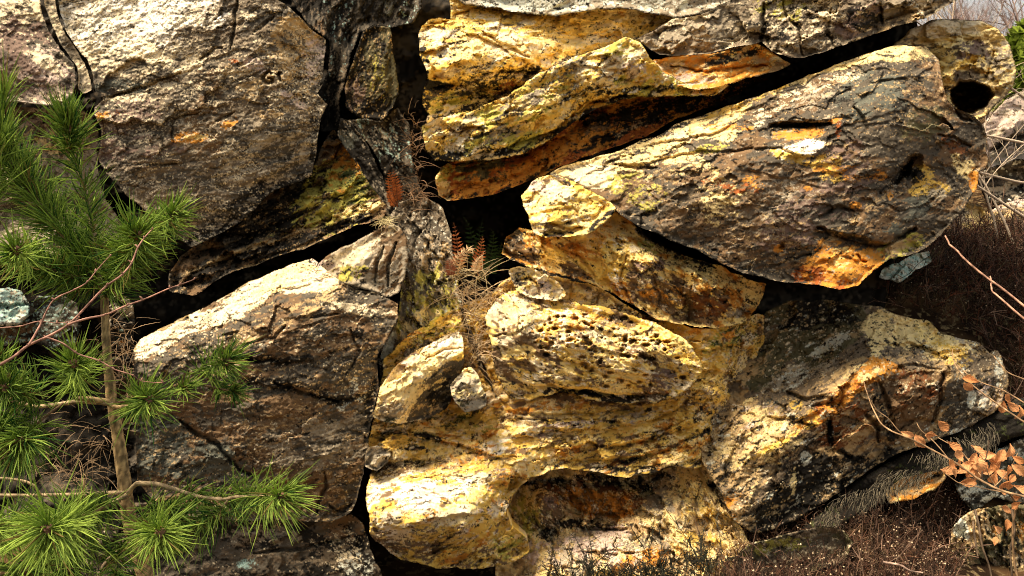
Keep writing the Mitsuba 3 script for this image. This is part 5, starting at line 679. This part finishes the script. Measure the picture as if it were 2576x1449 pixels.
# ---------------------------------------------------------------- the leafless twigs in front
BIRCH = 'birch_twig'
tag(BIRCH, 'pinkish leafless birch twig forking across the pine at the left', 'twig')
PINKB = (.40, .22, .17)
birch = [([(-30, 934, 1.2), (0, 917), (35, 897), (72, 868), (115, 849), (171, 817), (203, 786), (267, 720), (309, 689), (331, 662), (347, 622), (362, 600), (382, 578, 1.3)], 4.2, 1.6), ([(171, 817, 1.235), (224, 800), (261, 793), (317, 769), (360, 754), (427, 725), (451, 717), (488, 703, 1.3)], 3, 1.2), ([(72, 868, 1.215), (90, 838), (104, 812), (136, 754), (184, 730), (219, 710), (240, 684), (276, 644, 1.28)], 2.8, 1.0),
         ([(115, 849, 1.225), (160, 865), (192, 888), (253, 909), (288, 929), (336, 945), (355, 958), (411, 963, 1.28)], 2.6, 1.0), ([(-10, 825, 1.25), (48, 821), (101, 808), (144, 813), (197, 801, 1.28)], 1.8, .8)]
for i, (ln, a, b) in enumerate(birch):
    parts = [woody(ln, a, b, PINKB, 500 + i, 6, .006, .10)]
    pts = sheet(ln)
    rng = np.random.default_rng(510 + i)
    for q in pts[2:]:                                       # little winter buds
        dv = np.array([rng.uniform(-1, 1), rng.uniform(-.4, .4), rng.uniform(.3, 1)]) * .006
        V, F = tube([q, q + dv * .6, q + dv], [.0012, .0015, .0003], 5)
        parts.append((V, F, np.array(PINKB) * .8))
    put(sub(BIRCH, 'twig'), parts, 'bark')


def simple_twig(name, label, lines, colour, group=None, cat='twig'):
    k = numbered(name)
    tag(k, label, cat, group)
    for i, (ln, a, b) in enumerate(lines):
        put(sub(k, 'twig'), [woody(ln, a, b, colour, 540 + len(labels) + i, 6, .008, .12)], 'bark')
    return k


simple_twig('dry_twig', 'thin pale dry twig curving across the upper left edge', [([(-20, 257, 1.6), (0, 257), (50, 255), (100, 262), (150, 263), (184, 254, 1.7)], 2.2, 1.2), ([(62, 262, 1.62), (80, 248), (92, 239, 1.62)], 1.0, .6)], (.5, .42, .36))
simple_twig('bare_twig', 'long pinkish bare shoot slanting over the heather at the right', [([(2378, 594, 1.75), (2385, 606), (2392, 618), (2416, 640), (2469, 688), (2520, 725), (2576, 770), (2640, 825, 1.5)], 1.8, 3.0), ([(2493, 712, 1.66), (2494, 722), (2502, 738), (2541, 772), (2600, 820, 1.5)], 1.6, 2.6), ([(2491, 695, 1.67), (2495, 712, 1.65)], 1.4, 2.2)], (.42, .24, .17))
simple_twig('dead_stick', 'bent grey-pink dead stick lying in the heather at the lower right', [([(2222, 1414, 2.02), (2240, 1417), (2264, 1421), (2290, 1436), (2322, 1441, 1.98)], 3.2, 2.2)], (.42, .30, .24), cat='stick')

# ---------------------------------------------------------------- the beech sapling with its dry leaves
BEECH = 'beech_sapling'
tag(BEECH, 'beech sapling with clustered dry orange-brown leaves at the lower right', 'sapling')
beech = [([(2174, 962, 1.85), (2178, 980), (2189, 1012), (2203, 1042), (2217, 1066), (2237, 1081), (2291, 1104), (2360, 1140), (2405, 1165), (2472, 1211), (2525, 1236), (2576, 1249), (2650, 1275, 1.6)], 1.0, 3.4), ([(2190, 1005, 1.82), (2205, 1030), (2235, 1053), (2262, 1085), (2292, 1106, 1.8)], .8, 1.4), ([(2396, 878, 1.85), (2399, 905), (2410, 930), (2445, 967), (2512, 1018), (2563, 1053), (2650, 1105, 1.65)], .9, 2.6),
         ([(2406, 915, 1.85), (2430, 938), (2459, 957), (2525, 983), (2576, 1013), (2650, 1060, 1.65)], .8, 2.2), ([(2500, 895, 1.8), (2513, 912), (2533, 935), (2576, 954), (2650, 985, 1.7)], 1.0, 2.0), ([(2306, 1063, 1.83), (2315, 1080), (2339, 1101), (2365, 1128), (2388, 1158, 1.75)], .9, 1.4), ([(2360, 1101, 1.8), (2385, 1115), (2408, 1127), (2445, 1169), (2470, 1200, 1.7)], .9, 1.8),
         ([(2366, 1180, 1.75), (2390, 1200), (2413, 1215), (2455, 1224), (2496, 1233), (2540, 1240, 1.66)], .8, 1.8), ([(2472, 1212, 1.69), (2471, 1183), (2481, 1150), (2488, 1108, 1.72)], 2.4, 1.2), ([(2510, 1230, 1.67), (2490, 1200), (2470, 1150), (2450, 1130, 1.7)], 1.4, .8), ([(2500, 1225, 1.67), (2540, 1180), (2560, 1140, 1.68)], 1.4, .8), ([(2540, 1242, 1.65), (2555, 1280), (2548, 1330), (2560, 1460, 1.7)], 2.2, 2.8)]
for i, (ln, a, b) in enumerate(beech):
    put(sub(BEECH, 'twig'), [woody(ln, a, b, (.36, .235, .13) if i != 8 else (.07, .045, .03), 600 + i, 6, .008, .10)], 'bark')


def leaf(c, length, seed, tilt=None):
    rng = np.random.default_rng(seed)
    n, m = 15, 9
    s, w = np.meshgrid(np.linspace(0, 1, n), np.linspace(-1, 1, m), indexing='ij')
    half = .30 * np.sin(np.pi * s ** .8) ** .9 * (1 - .35 * s ** 3) * (1 + .10 * np.sin(s * 34))
    x, y = s - .5, w * half
    pleat = .022 * np.sin((s * 9 - np.abs(w) * 1.6) * 2 * np.pi) * np.minimum(1, np.abs(w) * 2.2)
    fold = rng.uniform(.2, .85)
    z = np.abs(y) * fold + pleat + rng.uniform(-1.1, 1.1) * (x ** 2) + rng.uniform(-1.1, 1.1) * x * y + (noise(np.stack([s * 3, w * 2, s * 0 + seed], -1), seed) - .5) * .12
    V = np.stack([x, y, z], -1).reshape(-1, 3) * length
    ang = rng.uniform(0, 2 * np.pi) if tilt is None else math.radians(tilt) + rng.normal(0, .25)
    ca, sa = math.cos(ang), math.sin(ang)
    e1 = np.array([ca, rng.uniform(-.5, .5), sa]); e1 /= np.linalg.norm(e1)
    nrm = np.array([rng.uniform(-.7, .7), -1, rng.uniform(-.3, .9)]); nrm -= e1 * (nrm @ e1); nrm /= np.linalg.norm(nrm)
    e2 = np.cross(nrm, e1)
    V = V @ np.stack([e1, e2, nrm]) + c
    i = (np.arange(n - 1)[:, None] * m + np.arange(m - 1)[None]).ravel()
    F = np.vstack([np.stack([i, i + 1, i + m + 1], -1), np.stack([i, i + m + 1, i + m], -1)])
    base = np.array([.86, .47, .23]) * (1 - (q := rng.random())) + np.array([.66, .30, .12]) * q
    vein = (.86 + .28 * np.cos((s * 9 - np.abs(w) * 1.6) * 2 * np.pi) * np.minimum(1, np.abs(w) * 3)).reshape(-1, 1)
    return V, F, base * vein * (.8 + .4 * fbm(V * 200, 2, seed))[:, None]


def r4(x, y): return 2125.2 + x * .2667, 1062.6 + y * .2667
def r3(x, y): return 2125.2 + x * .2667, 772.8 + y * .2667


spots = [r4(*q) for q in ((590, 110), (785, 110), (715, 190), (1020, 230), (1075, 310), (1070, 370), (1265, 265), (1345, 315), (1160, 410), (1205, 335), (1280, 385), (1420, 370), (1465, 325), (1345, 465), (1410, 440), (1400, 525), (1490, 575), (1540, 455), (1640, 455), (1632, 350), (1560, 270), (1555, 605), (1150, 560), (1030, 470), (975, 455), (1000, 400), (1240, 490), (1470, 650), (1590, 700), (1600, 780), (1510, 815), (1120, 440), (1190, 470), (1310, 420), (1570, 540), (1660, 640), (1230, 400), (1500, 500))] + [r3(*q) for q in ((1185, 690), (1160, 745), (1530, 865), (1490, 940), (1570, 935), (1660, 990), (905, 1110))]
rngl = np.random.default_rng(9)
for i, (u, v) in enumerate(spots):
    y = 1.70 + rngl.uniform(-.05, .05)
    put(sub(BEECH, 'leaf'), [leaf(at(u, v, y), rngl.uniform(27, 44) * KX * y, 700 + i)], 'dry_leaf')
for i, (u, v, L) in enumerate([(*r4(1440, 1010), 30), (*r4(1530, 970), 30), (*r4(1420, 1120), 24)]):
    k = numbered('fallen_leaf')
    put(k, [leaf(at(u, v, 2.16), L * KX * 2.16, 760 + i)], 'dry_leaf')
    tag(k, ('fallen orange leaf on the tan rock, the left one of the upper pair', 'fallen orange leaf on the tan rock, the right one of the upper pair', 'small fallen orange leaf on the tan rock, below the other two')[i], 'leaf', 'fallen leaves on the tan rock')

# ---------------------------------------------------------------- ferns and dead grass in the gully
def frond(line, width, colour, seed, n=12):
    """(stalk, leaflets) of a fern frond along sheet points."""
    rng = np.random.default_rng(seed)
    p = sheet(line)
    s = np.concatenate([[0], np.cumsum(np.linalg.norm(np.diff(p, axis=0), axis=1))])
    t = np.linspace(.18, .98, n)
    parts = []
    for f in t:
        c = np.array([np.interp(f * s[-1], s, p[:, k]) for k in range(3)])
        d = np.array([np.interp(min(1, f + .05) * s[-1], s, p[:, k]) for k in range(3)]) - np.array([np.interp(max(0, f - .05) * s[-1], s, p[:, k]) for k in range(3)])
        d /= np.linalg.norm(d)
        side = np.cross(d, [.1, -1, .25]); side /= np.linalg.norm(side)
        nr = np.cross(side, d)
        L = width * KX * 2.5 * (math.sin(math.pi * min(1, (.25 + f * .78))) ** .8 + .12) * rng.uniform(.85, 1.1)
        for sg in (-1, 1):
            x = np.linspace(0, 1, 7)
            ax = side * sg + d * .28 + nr * rng.uniform(-.35, .1)
            cen = c + ax[None] * (x * L)[:, None] + nr[None] * ((x ** 2) * L * rng.uniform(-.5, .1))[:, None]
            hw = L * .19 * np.sin(np.pi * np.clip(x * .82 + .16, 0, 1)) * (1 + .35 * np.cos(x * 25))
            up, dn = cen + d * hw[:, None] + nr * (hw * .3)[:, None], cen - d * hw[:, None] + nr * (hw * .3)[:, None]
            V = np.concatenate([up, cen, dn])
            F = []
            for a in (0, 7):
                for i in range(6):
                    F += [[a + i, a + i + 1, a + i + 8], [a + i, a + i + 8, a + i + 7]]
            parts.append((V, np.array(F), np.array(colour) * rng.uniform(.7, 1.25)))
    return woody(line, 1.3, .5, np.array(colour) * .6, seed, 5, .01), parts


RUST, PALE, GREEN = (.50, .18, .08), (.74, .54, .32), (.035, .07, .025)
fern_lists = [('rusty and tan dried fern in the dark hollow under the red slab', [([(1152, 690, 2.56), (1154, 650), (1150, 610), (1141, 560, 2.48)], 16., RUST), ([(1140, 712, 2.56), (1143, 680), (1152, 650), (1172, 628), (1188, 624, 2.46)], 17., PALE), ([(1150, 690, 2.56), (1162, 650), (1180, 622), (1188, 628), (1190, 640, 2.47)], 15., PALE), ([(1205, 700, 2.56), (1200, 668), (1206, 640), (1212, 612), (1214, 594, 2.48)], 16., RUST), ([(1138, 700, 2.5), (1132, 668), (1128, 648, 2.46)], 15., (.30, .12, .07)), ([(1195, 690, 2.5), (1200, 662), (1216, 640, 2.48)], 12., PALE)]),
              ('dark green fern at the back of the hollow under the red slab', [([(1225, 700, 2.72), (1236, 640), (1242, 600), (1236, 575, 2.64)], 20, GREEN), ([(1225, 700, 2.72), (1250, 650), (1262, 610, 2.66)], 16, GREEN), ([(1200, 690, 2.75), (1190, 620), (1180, 570), (1165, 545, 2.7)], 20, GREEN), ([(1225, 700, 2.7), (1212, 690), (1222, 655, 2.6)], 12, GREEN), ([(1200, 690, 2.75), (1205, 600), (1215, 550, 2.7)], 18, GREEN)]),
              ('small orange withered fern in the gully beside the leaning rib', [([(1000, 520, 2.55), (990, 490), (984, 460), (978, 428, 2.5)], 16., (.40, .13, .04)), ([(1000, 520, 2.55), (998, 480), (994, 450), (988, 425, 2.5)], 15., (.34, .11, .04)), ([(1000, 520, 2.55), (985, 505), (975, 480, 2.5)], 11., (.40, .13, .04))])]
for i, (lb, fr) in enumerate(fern_lists):
    k = numbered('fern')
    tag(k, lb, 'fern')
    for q, (ln, w, c) in enumerate(fr):
        st, lf = frond(ln, w, c, 800 + i * 20 + q)
        f = put(sub(k, 'frond'), [st], 'bark')
        for one in lf:
            put(sub(f, 'leaflet'), [one], 'dry_leaf')


def blades(roots, n, length, colour, seed, width=.0011, lean=(0, -.3, .6), wild=.8):
    rng = np.random.default_rng(seed)
    parts = []
    for i in range(n):
        u, v, y, ru, rv = roots[rng.integers(len(roots))]
        p = at(u + rng.normal(0, ru), v + rng.normal(0, rv), y + rng.normal(0, .03))
        d = np.array(lean) + rng.normal(0, wild, 3) * [1, .5, .7]
        d /= np.linalg.norm(d)
        L = length * rng.uniform(.5, 1.3)
        x = np.linspace(0, 1, 6)
        c = p + d * (x * L)[:, None] + np.array([rng.normal(0, .3), -.15, -.55]) * (x ** 2 * L * .7)[:, None] + rng.normal(0, .25, 3) * (x ** 3 * L * .5)[:, None]
        V, F = tube(c, width * np.array([1, 1, .9, .75, .5, .15]), 3)
        parts.append((V, F, np.array(colour) * rng.uniform(.45, 1.25)))
    return parts


put('dry_grass', blades([(1165, 740, 2.5, 24, 14), (1200, 770, 2.46, 24, 18), (1235, 745, 2.42, 24, 10), (1190, 820, 2.46, 10, 34), (1200, 880, 2.42, 8, 30)], 230, .08, (.44, .33, .2), 31) + blades([(1160, 700, 2.5, 8, 10), (1205, 690, 2.5, 8, 8)], 40, .10, (.42, .34, .2), 32), 'bark')
tag('dry_grass', 'tangle of dry tan grass below the ferns in the hollow', 'grass', kind='stuff')
put('grass_tuft', blades([(966, 560, 2.4, 6, 4)], 70, .04, (.55, .48, .26), 33, .0009), 'bark')
tag('grass_tuft', 'little tuft of pale grass under the layered slab', 'grass', kind='stuff')
put('dead_stems', blades([(1050, 430, 2.75, 8, 40), (1045, 500, 2.72, 14, 14), (1040, 330, 2.8, 10, 30)], 130, .07, (.30, .19, .11), 34, .001), 'bark')
tag('dead_stems', 'dead thin brown stems hanging in the dark gully', 'dead stems', kind='stuff')
put('dead_stems_001', blades([(220, 1130, 2.55, 60, 60), (170, 1180, 2.5, 50, 40), (300, 850, 2.5, 20, 40), (330, 960, 2.45, 14, 60)], 260, .07, (.34, .24, .14), 35, .0009, (0, -.3, .2), 1.0), 'bark')
tag('dead_stems_001', 'dry thin twigs in the dark hollow behind the pine trunk', 'dead stems', kind='stuff')
simple_twig('bare_twig', 'thin dark twigs crossing the pale teal stone under the huge boulder', [([(2345, 640, 2.9), (2310, 664), (2285, 690), (2250, 705, 2.88)], .9, .6), ([(2300, 672, 2.89), (2278, 664), (2262, 672, 2.88)], .6, .4), ([(2290, 684, 2.89), (2284, 702), (2270, 716, 2.87)], .6, .4), ([(2330, 650, 2.9), (2322, 672), (2305, 694, 2.88)], .7, .4), ([(2268, 697, 2.88), (2248, 690), (2236, 694, 2.88)], .5, .3)], (.04, .03, .022))

# ---------------------------------------------------------------- heather and moss on the bank
GX, GY = np.unique(TV[:, 0]), np.unique(TV[:, 1])
from scipy.interpolate import RegularGridInterpolator
ground_z = RegularGridInterpolator((GY, GX), TV[:, 2].reshape(len(GY), len(GX)))


def project(p):
    return 1288 + p[:, 0] / (KX * p[:, 1]), 724.5 - (p[:, 2] - CAM_Z) / (KX * p[:, 1])


def on_bank(n, box, seed, zones=None):
    """n points on the ground inside the ground rectangle box = (x0, x1, y0, y1)."""
    rng = np.random.default_rng(seed)
    q = np.stack([rng.uniform(box[0], box[1], n), rng.uniform(box[2], box[3], n)], -1)
    p = np.concatenate([q, ground_z(q[:, ::-1])[:, None]], 1)
    if zones is not None:
        u, v = project(p)
        p = p[shapely.contains_xy(shapely.union_all([Polygon(z) for z in zones]), u, v)]
    return p


def sprigs(roots, seed, size, colours, flower=.0, thick=.0010, branch=5):
    """Heather: a leaning stem with short twigs all along it, here and there a pale dry flower. Everything in numpy at once."""
    rng = np.random.default_rng(seed)
    n = len(roots)
    segs_a, segs_b, wid, colr = [], [], [], []
    d = rng.normal(0, .55, (n, 3)) + [0, -.25, .8]
    d /= np.linalg.norm(d, axis=1, keepdims=True)
    L = size * rng.uniform(.5, 1.3, n)
    c = np.array(colours)[rng.integers(len(colours), size=n)] * rng.uniform(.4, 1.2, (n, 1))
    bend = rng.normal(0, .35, (n, 3))
    pos = lambda t: roots + d * (t * L)[:, None] + bend * (t ** 2 * L)[:, None]
    for a, b in ((0, .35), (.35, .7), (.7, 1)):
        segs_a.append(pos(np.full(n, a))); segs_b.append(pos(np.full(n, b))); wid.append(np.full(n, thick)); colr.append(c)
    tips = []
    for k in range(branch):
        t = rng.uniform(.2, 1, n)
        a = pos(t)
        e = d * .7 + rng.normal(0, .6, (n, 3)); e /= np.linalg.norm(e, axis=1, keepdims=True)
        l2 = L * rng.uniform(.15, .42, n)
        b = a + e * l2[:, None]
        segs_a.append(a); segs_b.append(b); wid.append(np.full(n, thick * .8)); colr.append(c * rng.uniform(.8, 1.3, (n, 1)))
        tips.append(b)
    A, B, W, K = np.vstack(segs_a), np.vstack(segs_b), np.concatenate(wid), np.vstack(colr)
    ax = B - A
    s1 = np.cross(ax, rng.normal(size=ax.shape)); s1 /= np.linalg.norm(s1, axis=1, keepdims=True) + 1e-9
    s2 = np.cross(ax, s1); s2 /= np.linalg.norm(s2, axis=1, keepdims=True) + 1e-9
    tri = np.stack([s1, -.5 * s1 + .87 * s2, -.5 * s1 - .87 * s2], 1) * W[:, None, None]
    V = np.concatenate([A[:, None] + tri, B[:, None] + tri * .6], 1).reshape(-1, 3)
    f = np.array([[0, 1, 4], [0, 4, 3], [1, 2, 5], [1, 5, 4], [2, 0, 3], [2, 3, 5]])
    F = (f[None] + (np.arange(len(A)) * 6)[:, None, None]).reshape(-1, 3)
    out = [(V, F, np.repeat(K, 6, 0))]
    if flower:
        T = np.vstack(tips); T = T[rng.random(len(T)) < flower]
        o = np.array([[1, 0, 0], [-1, 0, 0], [0, 1, 0], [0, -1, 0], [0, 0, 1], [0, 0, -1.0]])
        sz = rng.uniform(.0014, .0036, len(T))
        Vf = (T[:, None] + o[None] * sz[:, None, None]).reshape(-1, 3)
        fo = np.array([[0, 2, 4], [2, 1, 4], [1, 3, 4], [3, 0, 4], [2, 0, 5], [1, 2, 5], [3, 1, 5], [0, 3, 5]])
        Ff = (fo[None] + (np.arange(len(T)) * 6)[:, None, None]).reshape(-1, 3)
        cf = np.array([.60, .47, .32]) * rng.uniform(.5, 1.2, (len(T), 1))
        out.append((Vf, Ff, np.repeat(cf, 6, 0)))
    return out


HEATH = [(.07, .034, .022), (.12, .055, .032), (.03, .018, .012), (.035, .02, .013), (.20, .12, .08)]
near_zone = [[(1760, 1370), (1900, 1330), (2060, 1310), (2230, 1250), (2330, 1215), (2430, 1180), (2440, 1300), (2400, 1340), (2390, 1600), (1700, 1600)]]
r_near = on_bank(26000, (.55, 2.6, 1.6, 3.2), 41, near_zone)
r_near = r_near[:7000]
put('heather', sprigs(r_near, 42, .065, HEATH, .12) + sprigs(r_near[:160], 45, .10, [(.22, .14, .10), (.15, .09, .06)], 0, .0018, 4), 'bark')
tag('heather', 'brown winter heather with tiny pale dead flowers at the bottom right', 'heather', kind='stuff')
r_bank = on_bank(60000, (1.0, 4.2, 2.5, 6.5), 43, [[(2190, 700), (2260, 690), (2330, 640), (2400, 600), (2700, 560), (2700, 1200), (2380, 1130), (2440, 1060), (2540, 970), (2480, 860), (2350, 790), (2200, 760)]])[:13000]
put('heather_bank', sprigs(r_bank, 44, .095, HEATH + [(.17, .06, .03), (.13, .10, .05)], .06, .0014) + sprigs(r_bank[:260], 46, .17, [(.26, .17, .12), (.16, .08, .055)], 0, .0024, 5), 'bark')
tag('heather_bank', 'dark reddish-brown heather bank on the right behind the lower boulder', 'heather', kind='stuff')
# the fringe of hair moss on the black ledge
rngm = np.random.default_rng(51)
fm = []
base_line = np.array([(2040, 1322), (2110, 1262), (2180, 1218), (2260, 1182), (2340, 1140), (2420, 1100), (2500, 1066)], float)
for i in range(1500):
    t = rngm.random() ** 1.1 * 5.99
    k_ = int(t); q = base_line[k_] * (1 - t + k_) + base_line[min(k_ + 1, 6)] * (t - k_)
    o = rngm.random()
    p = at(q[0] + rngm.normal(0, 8) + o * 8, q[1] - 6 + o * 58 + rngm.normal(0, 5), 2.335 - .03 * o + .05 * (t / 6))
    if noise(p * 22, 3) < .36: continue
    a_ = math.radians(-115 + 190 * (float(noise(p * np.array([13, 5, 13]), 8)) - .5)) + rngm.normal(0, .5)
    d = np.array([math.cos(a_), -.5, math.sin(a_)]); d /= np.linalg.norm(d)
    L = rngm.uniform(.008, .022)
    x = np.linspace(0, 1, 4)
    V, F = tube(p + d * (x * L)[:, None] + np.array([rngm.normal(0, .3), 0, -.5]) * (x ** 2 * L)[:, None], .0009 * np.array([1, 1, .8, .2]), 3)
    fm.append((V, F, np.array((.25, .22, .155)) * rngm.uniform(.03, 1.0) ** 1.4))
put('hair_moss', fm, 'bark')
tag('hair_moss', 'fringe of greyish hair moss hanging on the black ledge at the lower right', 'moss', kind='stuff')

for i, (lb, ln) in enumerate([('dark root hanging down the tan corner rock beside the white lichen patch', [(2452, 1282, 2.28), (2462, 1320), (2470, 1370), (2490, 1430), (2496, 1470, 2.2)]), ('thin dark root at the right edge below the orange leaves', [(2545, 1280, 2.2), (2552, 1330), (2541, 1390), (2548, 1470, 2.15)]), ('short dark root left of the longer one on the tan corner rock', [(2448, 1312, 2.28), (2452, 1350), (2460, 1400, 2.2)])]):
    k = numbered('root')
    put(k, [woody(ln, 3.2, 2.0, (.10, .07, .045), 900 + i, 6, .01, .2)], 'bark')
    tag(k, lb, 'root')
# dark little heather plants at the bottom of the alcove
for i, (u, v, y, n, lb) in enumerate([(1455, 1470, 1.98, 26, 'small dark heather plant at the bottom edge, leftmost of the alcove plants'), (1560, 1475, 1.96, 30, 'small dark heather plant at the bottom edge below the pink slab'), (1655, 1468, 1.98, 40, 'bushy dark heather plant at the bottom edge near the tan slab'), (1735, 1430, 2.0, 34, 'dark heather plant climbing the yellow rock right of the alcove')]):
    rg = np.random.default_rng(60 + i)
    rt = at(u + rg.normal(0, 34, n), v + rg.normal(0, 12, n), y + rg.normal(0, .02, n))
    k = numbered('heather_plant')
    put(sub(k, 'stems'), sprigs(rt, 70 + i, .075, [(.022, .026, .014), (.03, .028, .018)], 0, .0011, 16), 'bark')
    labels[k + '__stems'] = {'kind': 'stuff'}
    tag(k, lb, 'heather')

# ---------------------------------------------------------------- shrubs and trees further back
def tree_mesh(root, height, seed, spread=.5, levels=4, r0=.06, lean=(0, 0, 1), kids=(4, 5, 5, 4)):
    """(trunk, twigs) of a leafless tree or shrub."""
    rng = np.random.default_rng(seed)
    trunk, twigs = [], []

    def grow(p, d, L, r, lv):
        x = np.linspace(0, 1, 6 if lv < 2 else 4)
        bend = rng.normal(0, .22, 3)
        q = p + d * (x * L)[:, None] + bend * (x ** 2 * L)[:, None]
        V, F = tube(q, r * (1 - .65 * x), 6 if lv == 0 else 3)
        (trunk if lv == 0 else twigs).append((V, F, rng.uniform(.7, 1.25)))
        if lv >= levels: return
        for k in range(kids[lv]):
            t = rng.uniform(.3, 1)
            c = np.array([np.interp(t, x, q[:, j]) for j in range(3)])
            e = d + rng.normal(0, spread, 3) + [0, 0, .15]
            grow(c, e / np.linalg.norm(e), L * rng.uniform(.45, .7), r * .5, lv + 1)

    grow(np.asarray(root, float), np.asarray(lean, float) / np.linalg.norm(lean), height * .5, r0, 0)
    return trunk, twigs


def woodland(name, label, cat, root, height, seed, col, group=None, stem_name='trunk', **kw):
    tr, tw = tree_mesh(root, height, seed, **kw)
    k = numbered(name)
    put(sub(k, stem_name), [(v, f, np.array(col) * c) for v, f, c in tr], 'bark')
    q = put(sub(k, 'twigs'), [(v, f, np.array(col) * c) for v, f, c in tw], 'bark')
    labels[q] = {'kind': 'stuff'}
    tag(k, label, cat, group)


rt = np.random.default_rng(77)
for i in range(18):
    u, y = 2340 + 16 * i + rt.uniform(-8, 8), rt.uniform(9, 15)
    x = (u - 1288) * KX * y
    z = float(ground_z((y, x)))
    woodland('bare_tree', 'leafless grey-brown tree on the slope behind the boulders', 'tree', (x, y, z - .1), CAM_Z + 760 * KX * y - z, 80 + i, (.24, .175, .16), 'leafless trees on the slope at the upper right', levels=4, kids=(7, 6, 4, 3), r0=.035, spread=.45)
shr = [((2560, 640, 3.9), 1.7, (-.35, 0, 1)), ((2600, 560, 3.8), 1.6, (-.9, 0, .55)), ((2510, 600, 4.0), 1.1, (-.15, 0, 1)), ((2640, 470, 3.7), 1.5, (-1, 0, .1)), ((2640, 380, 3.8), 1.4, (-1, 0, .35)), ((2650, 300, 3.9), 1.4, (-.8, 0, .6))]
lbs = ['pale leafless shrub spreading up the right edge below the pinkish boulder', 'pale bare shrub with stems leaning left across the cracked boulder', 'thin upright bare shrub beside the square yellowish stone', 'pale bare branch reaching left in front of the dark cracked boulder', 'pale bare branch reaching left in front of the pinkish boulder', 'pale bare branch at the right edge beside the mottled boulder']
for i, ((u, v, y), h, ln) in enumerate(shr):
    woodland('bare_shrub', lbs[i], 'shrub', at(u, v, y), h, 120 + i, (.58, .48, .37), lean=ln, stem_name='stem', levels=3, kids=(7, 5, 3), r0=.007, spread=.38)


def leafy(root, h, w, n, seed, col):
    rng = np.random.default_rng(seed)
    d = rng.normal(size=(n, 3)); d /= np.linalg.norm(d, axis=1, keepdims=True)
    rad = rng.random(n) ** .4 * (.75 + .5 * fbm(d * 2.2 + seed, 3, seed))
    p = np.asarray(root) + d * rad[:, None] * [w, w, h * .5] + [0, 0, h * .55]
    a, b = rng.normal(size=(n, 3)) * .03, rng.normal(size=(n, 3)) * .03
    V = np.stack([p - a, p + b, p + a, p - b], 1).reshape(-1, 3)
    F = (np.array([[0, 1, 2], [0, 2, 3]])[None] + (np.arange(n) * 4)[:, None, None]).reshape(-1, 3)
    return V, F, np.repeat(np.array(col) * rng.uniform(.5, 1.5, (n, 1)), 4, 0)


yb = 8.5
xb = (2585 - 1288) * KX * yb
zb = float(ground_z((yb, xb)))
put('evergreen_bush__foliage', [leafy((xb, yb, zb), CAM_Z + 650 * KX * yb - zb, .28, 9000, 5, (.16, .22, .03))], 'dry_leaf')
put('evergreen_bush__trunk', [(*tube([(xb, yb, zb - .2), (xb, yb, zb + 2.0)], [.05, .02], 6), (.15, .1, .07))], 'bark')
labels['evergreen_bush__foliage'] = {'kind': 'stuff'}
tag('evergreen_bush', 'yellow-green bush at the right edge beyond the mottled boulder', 'bush')
print('heather', len(r_near), len(r_bank), 'tri', N_TRI)
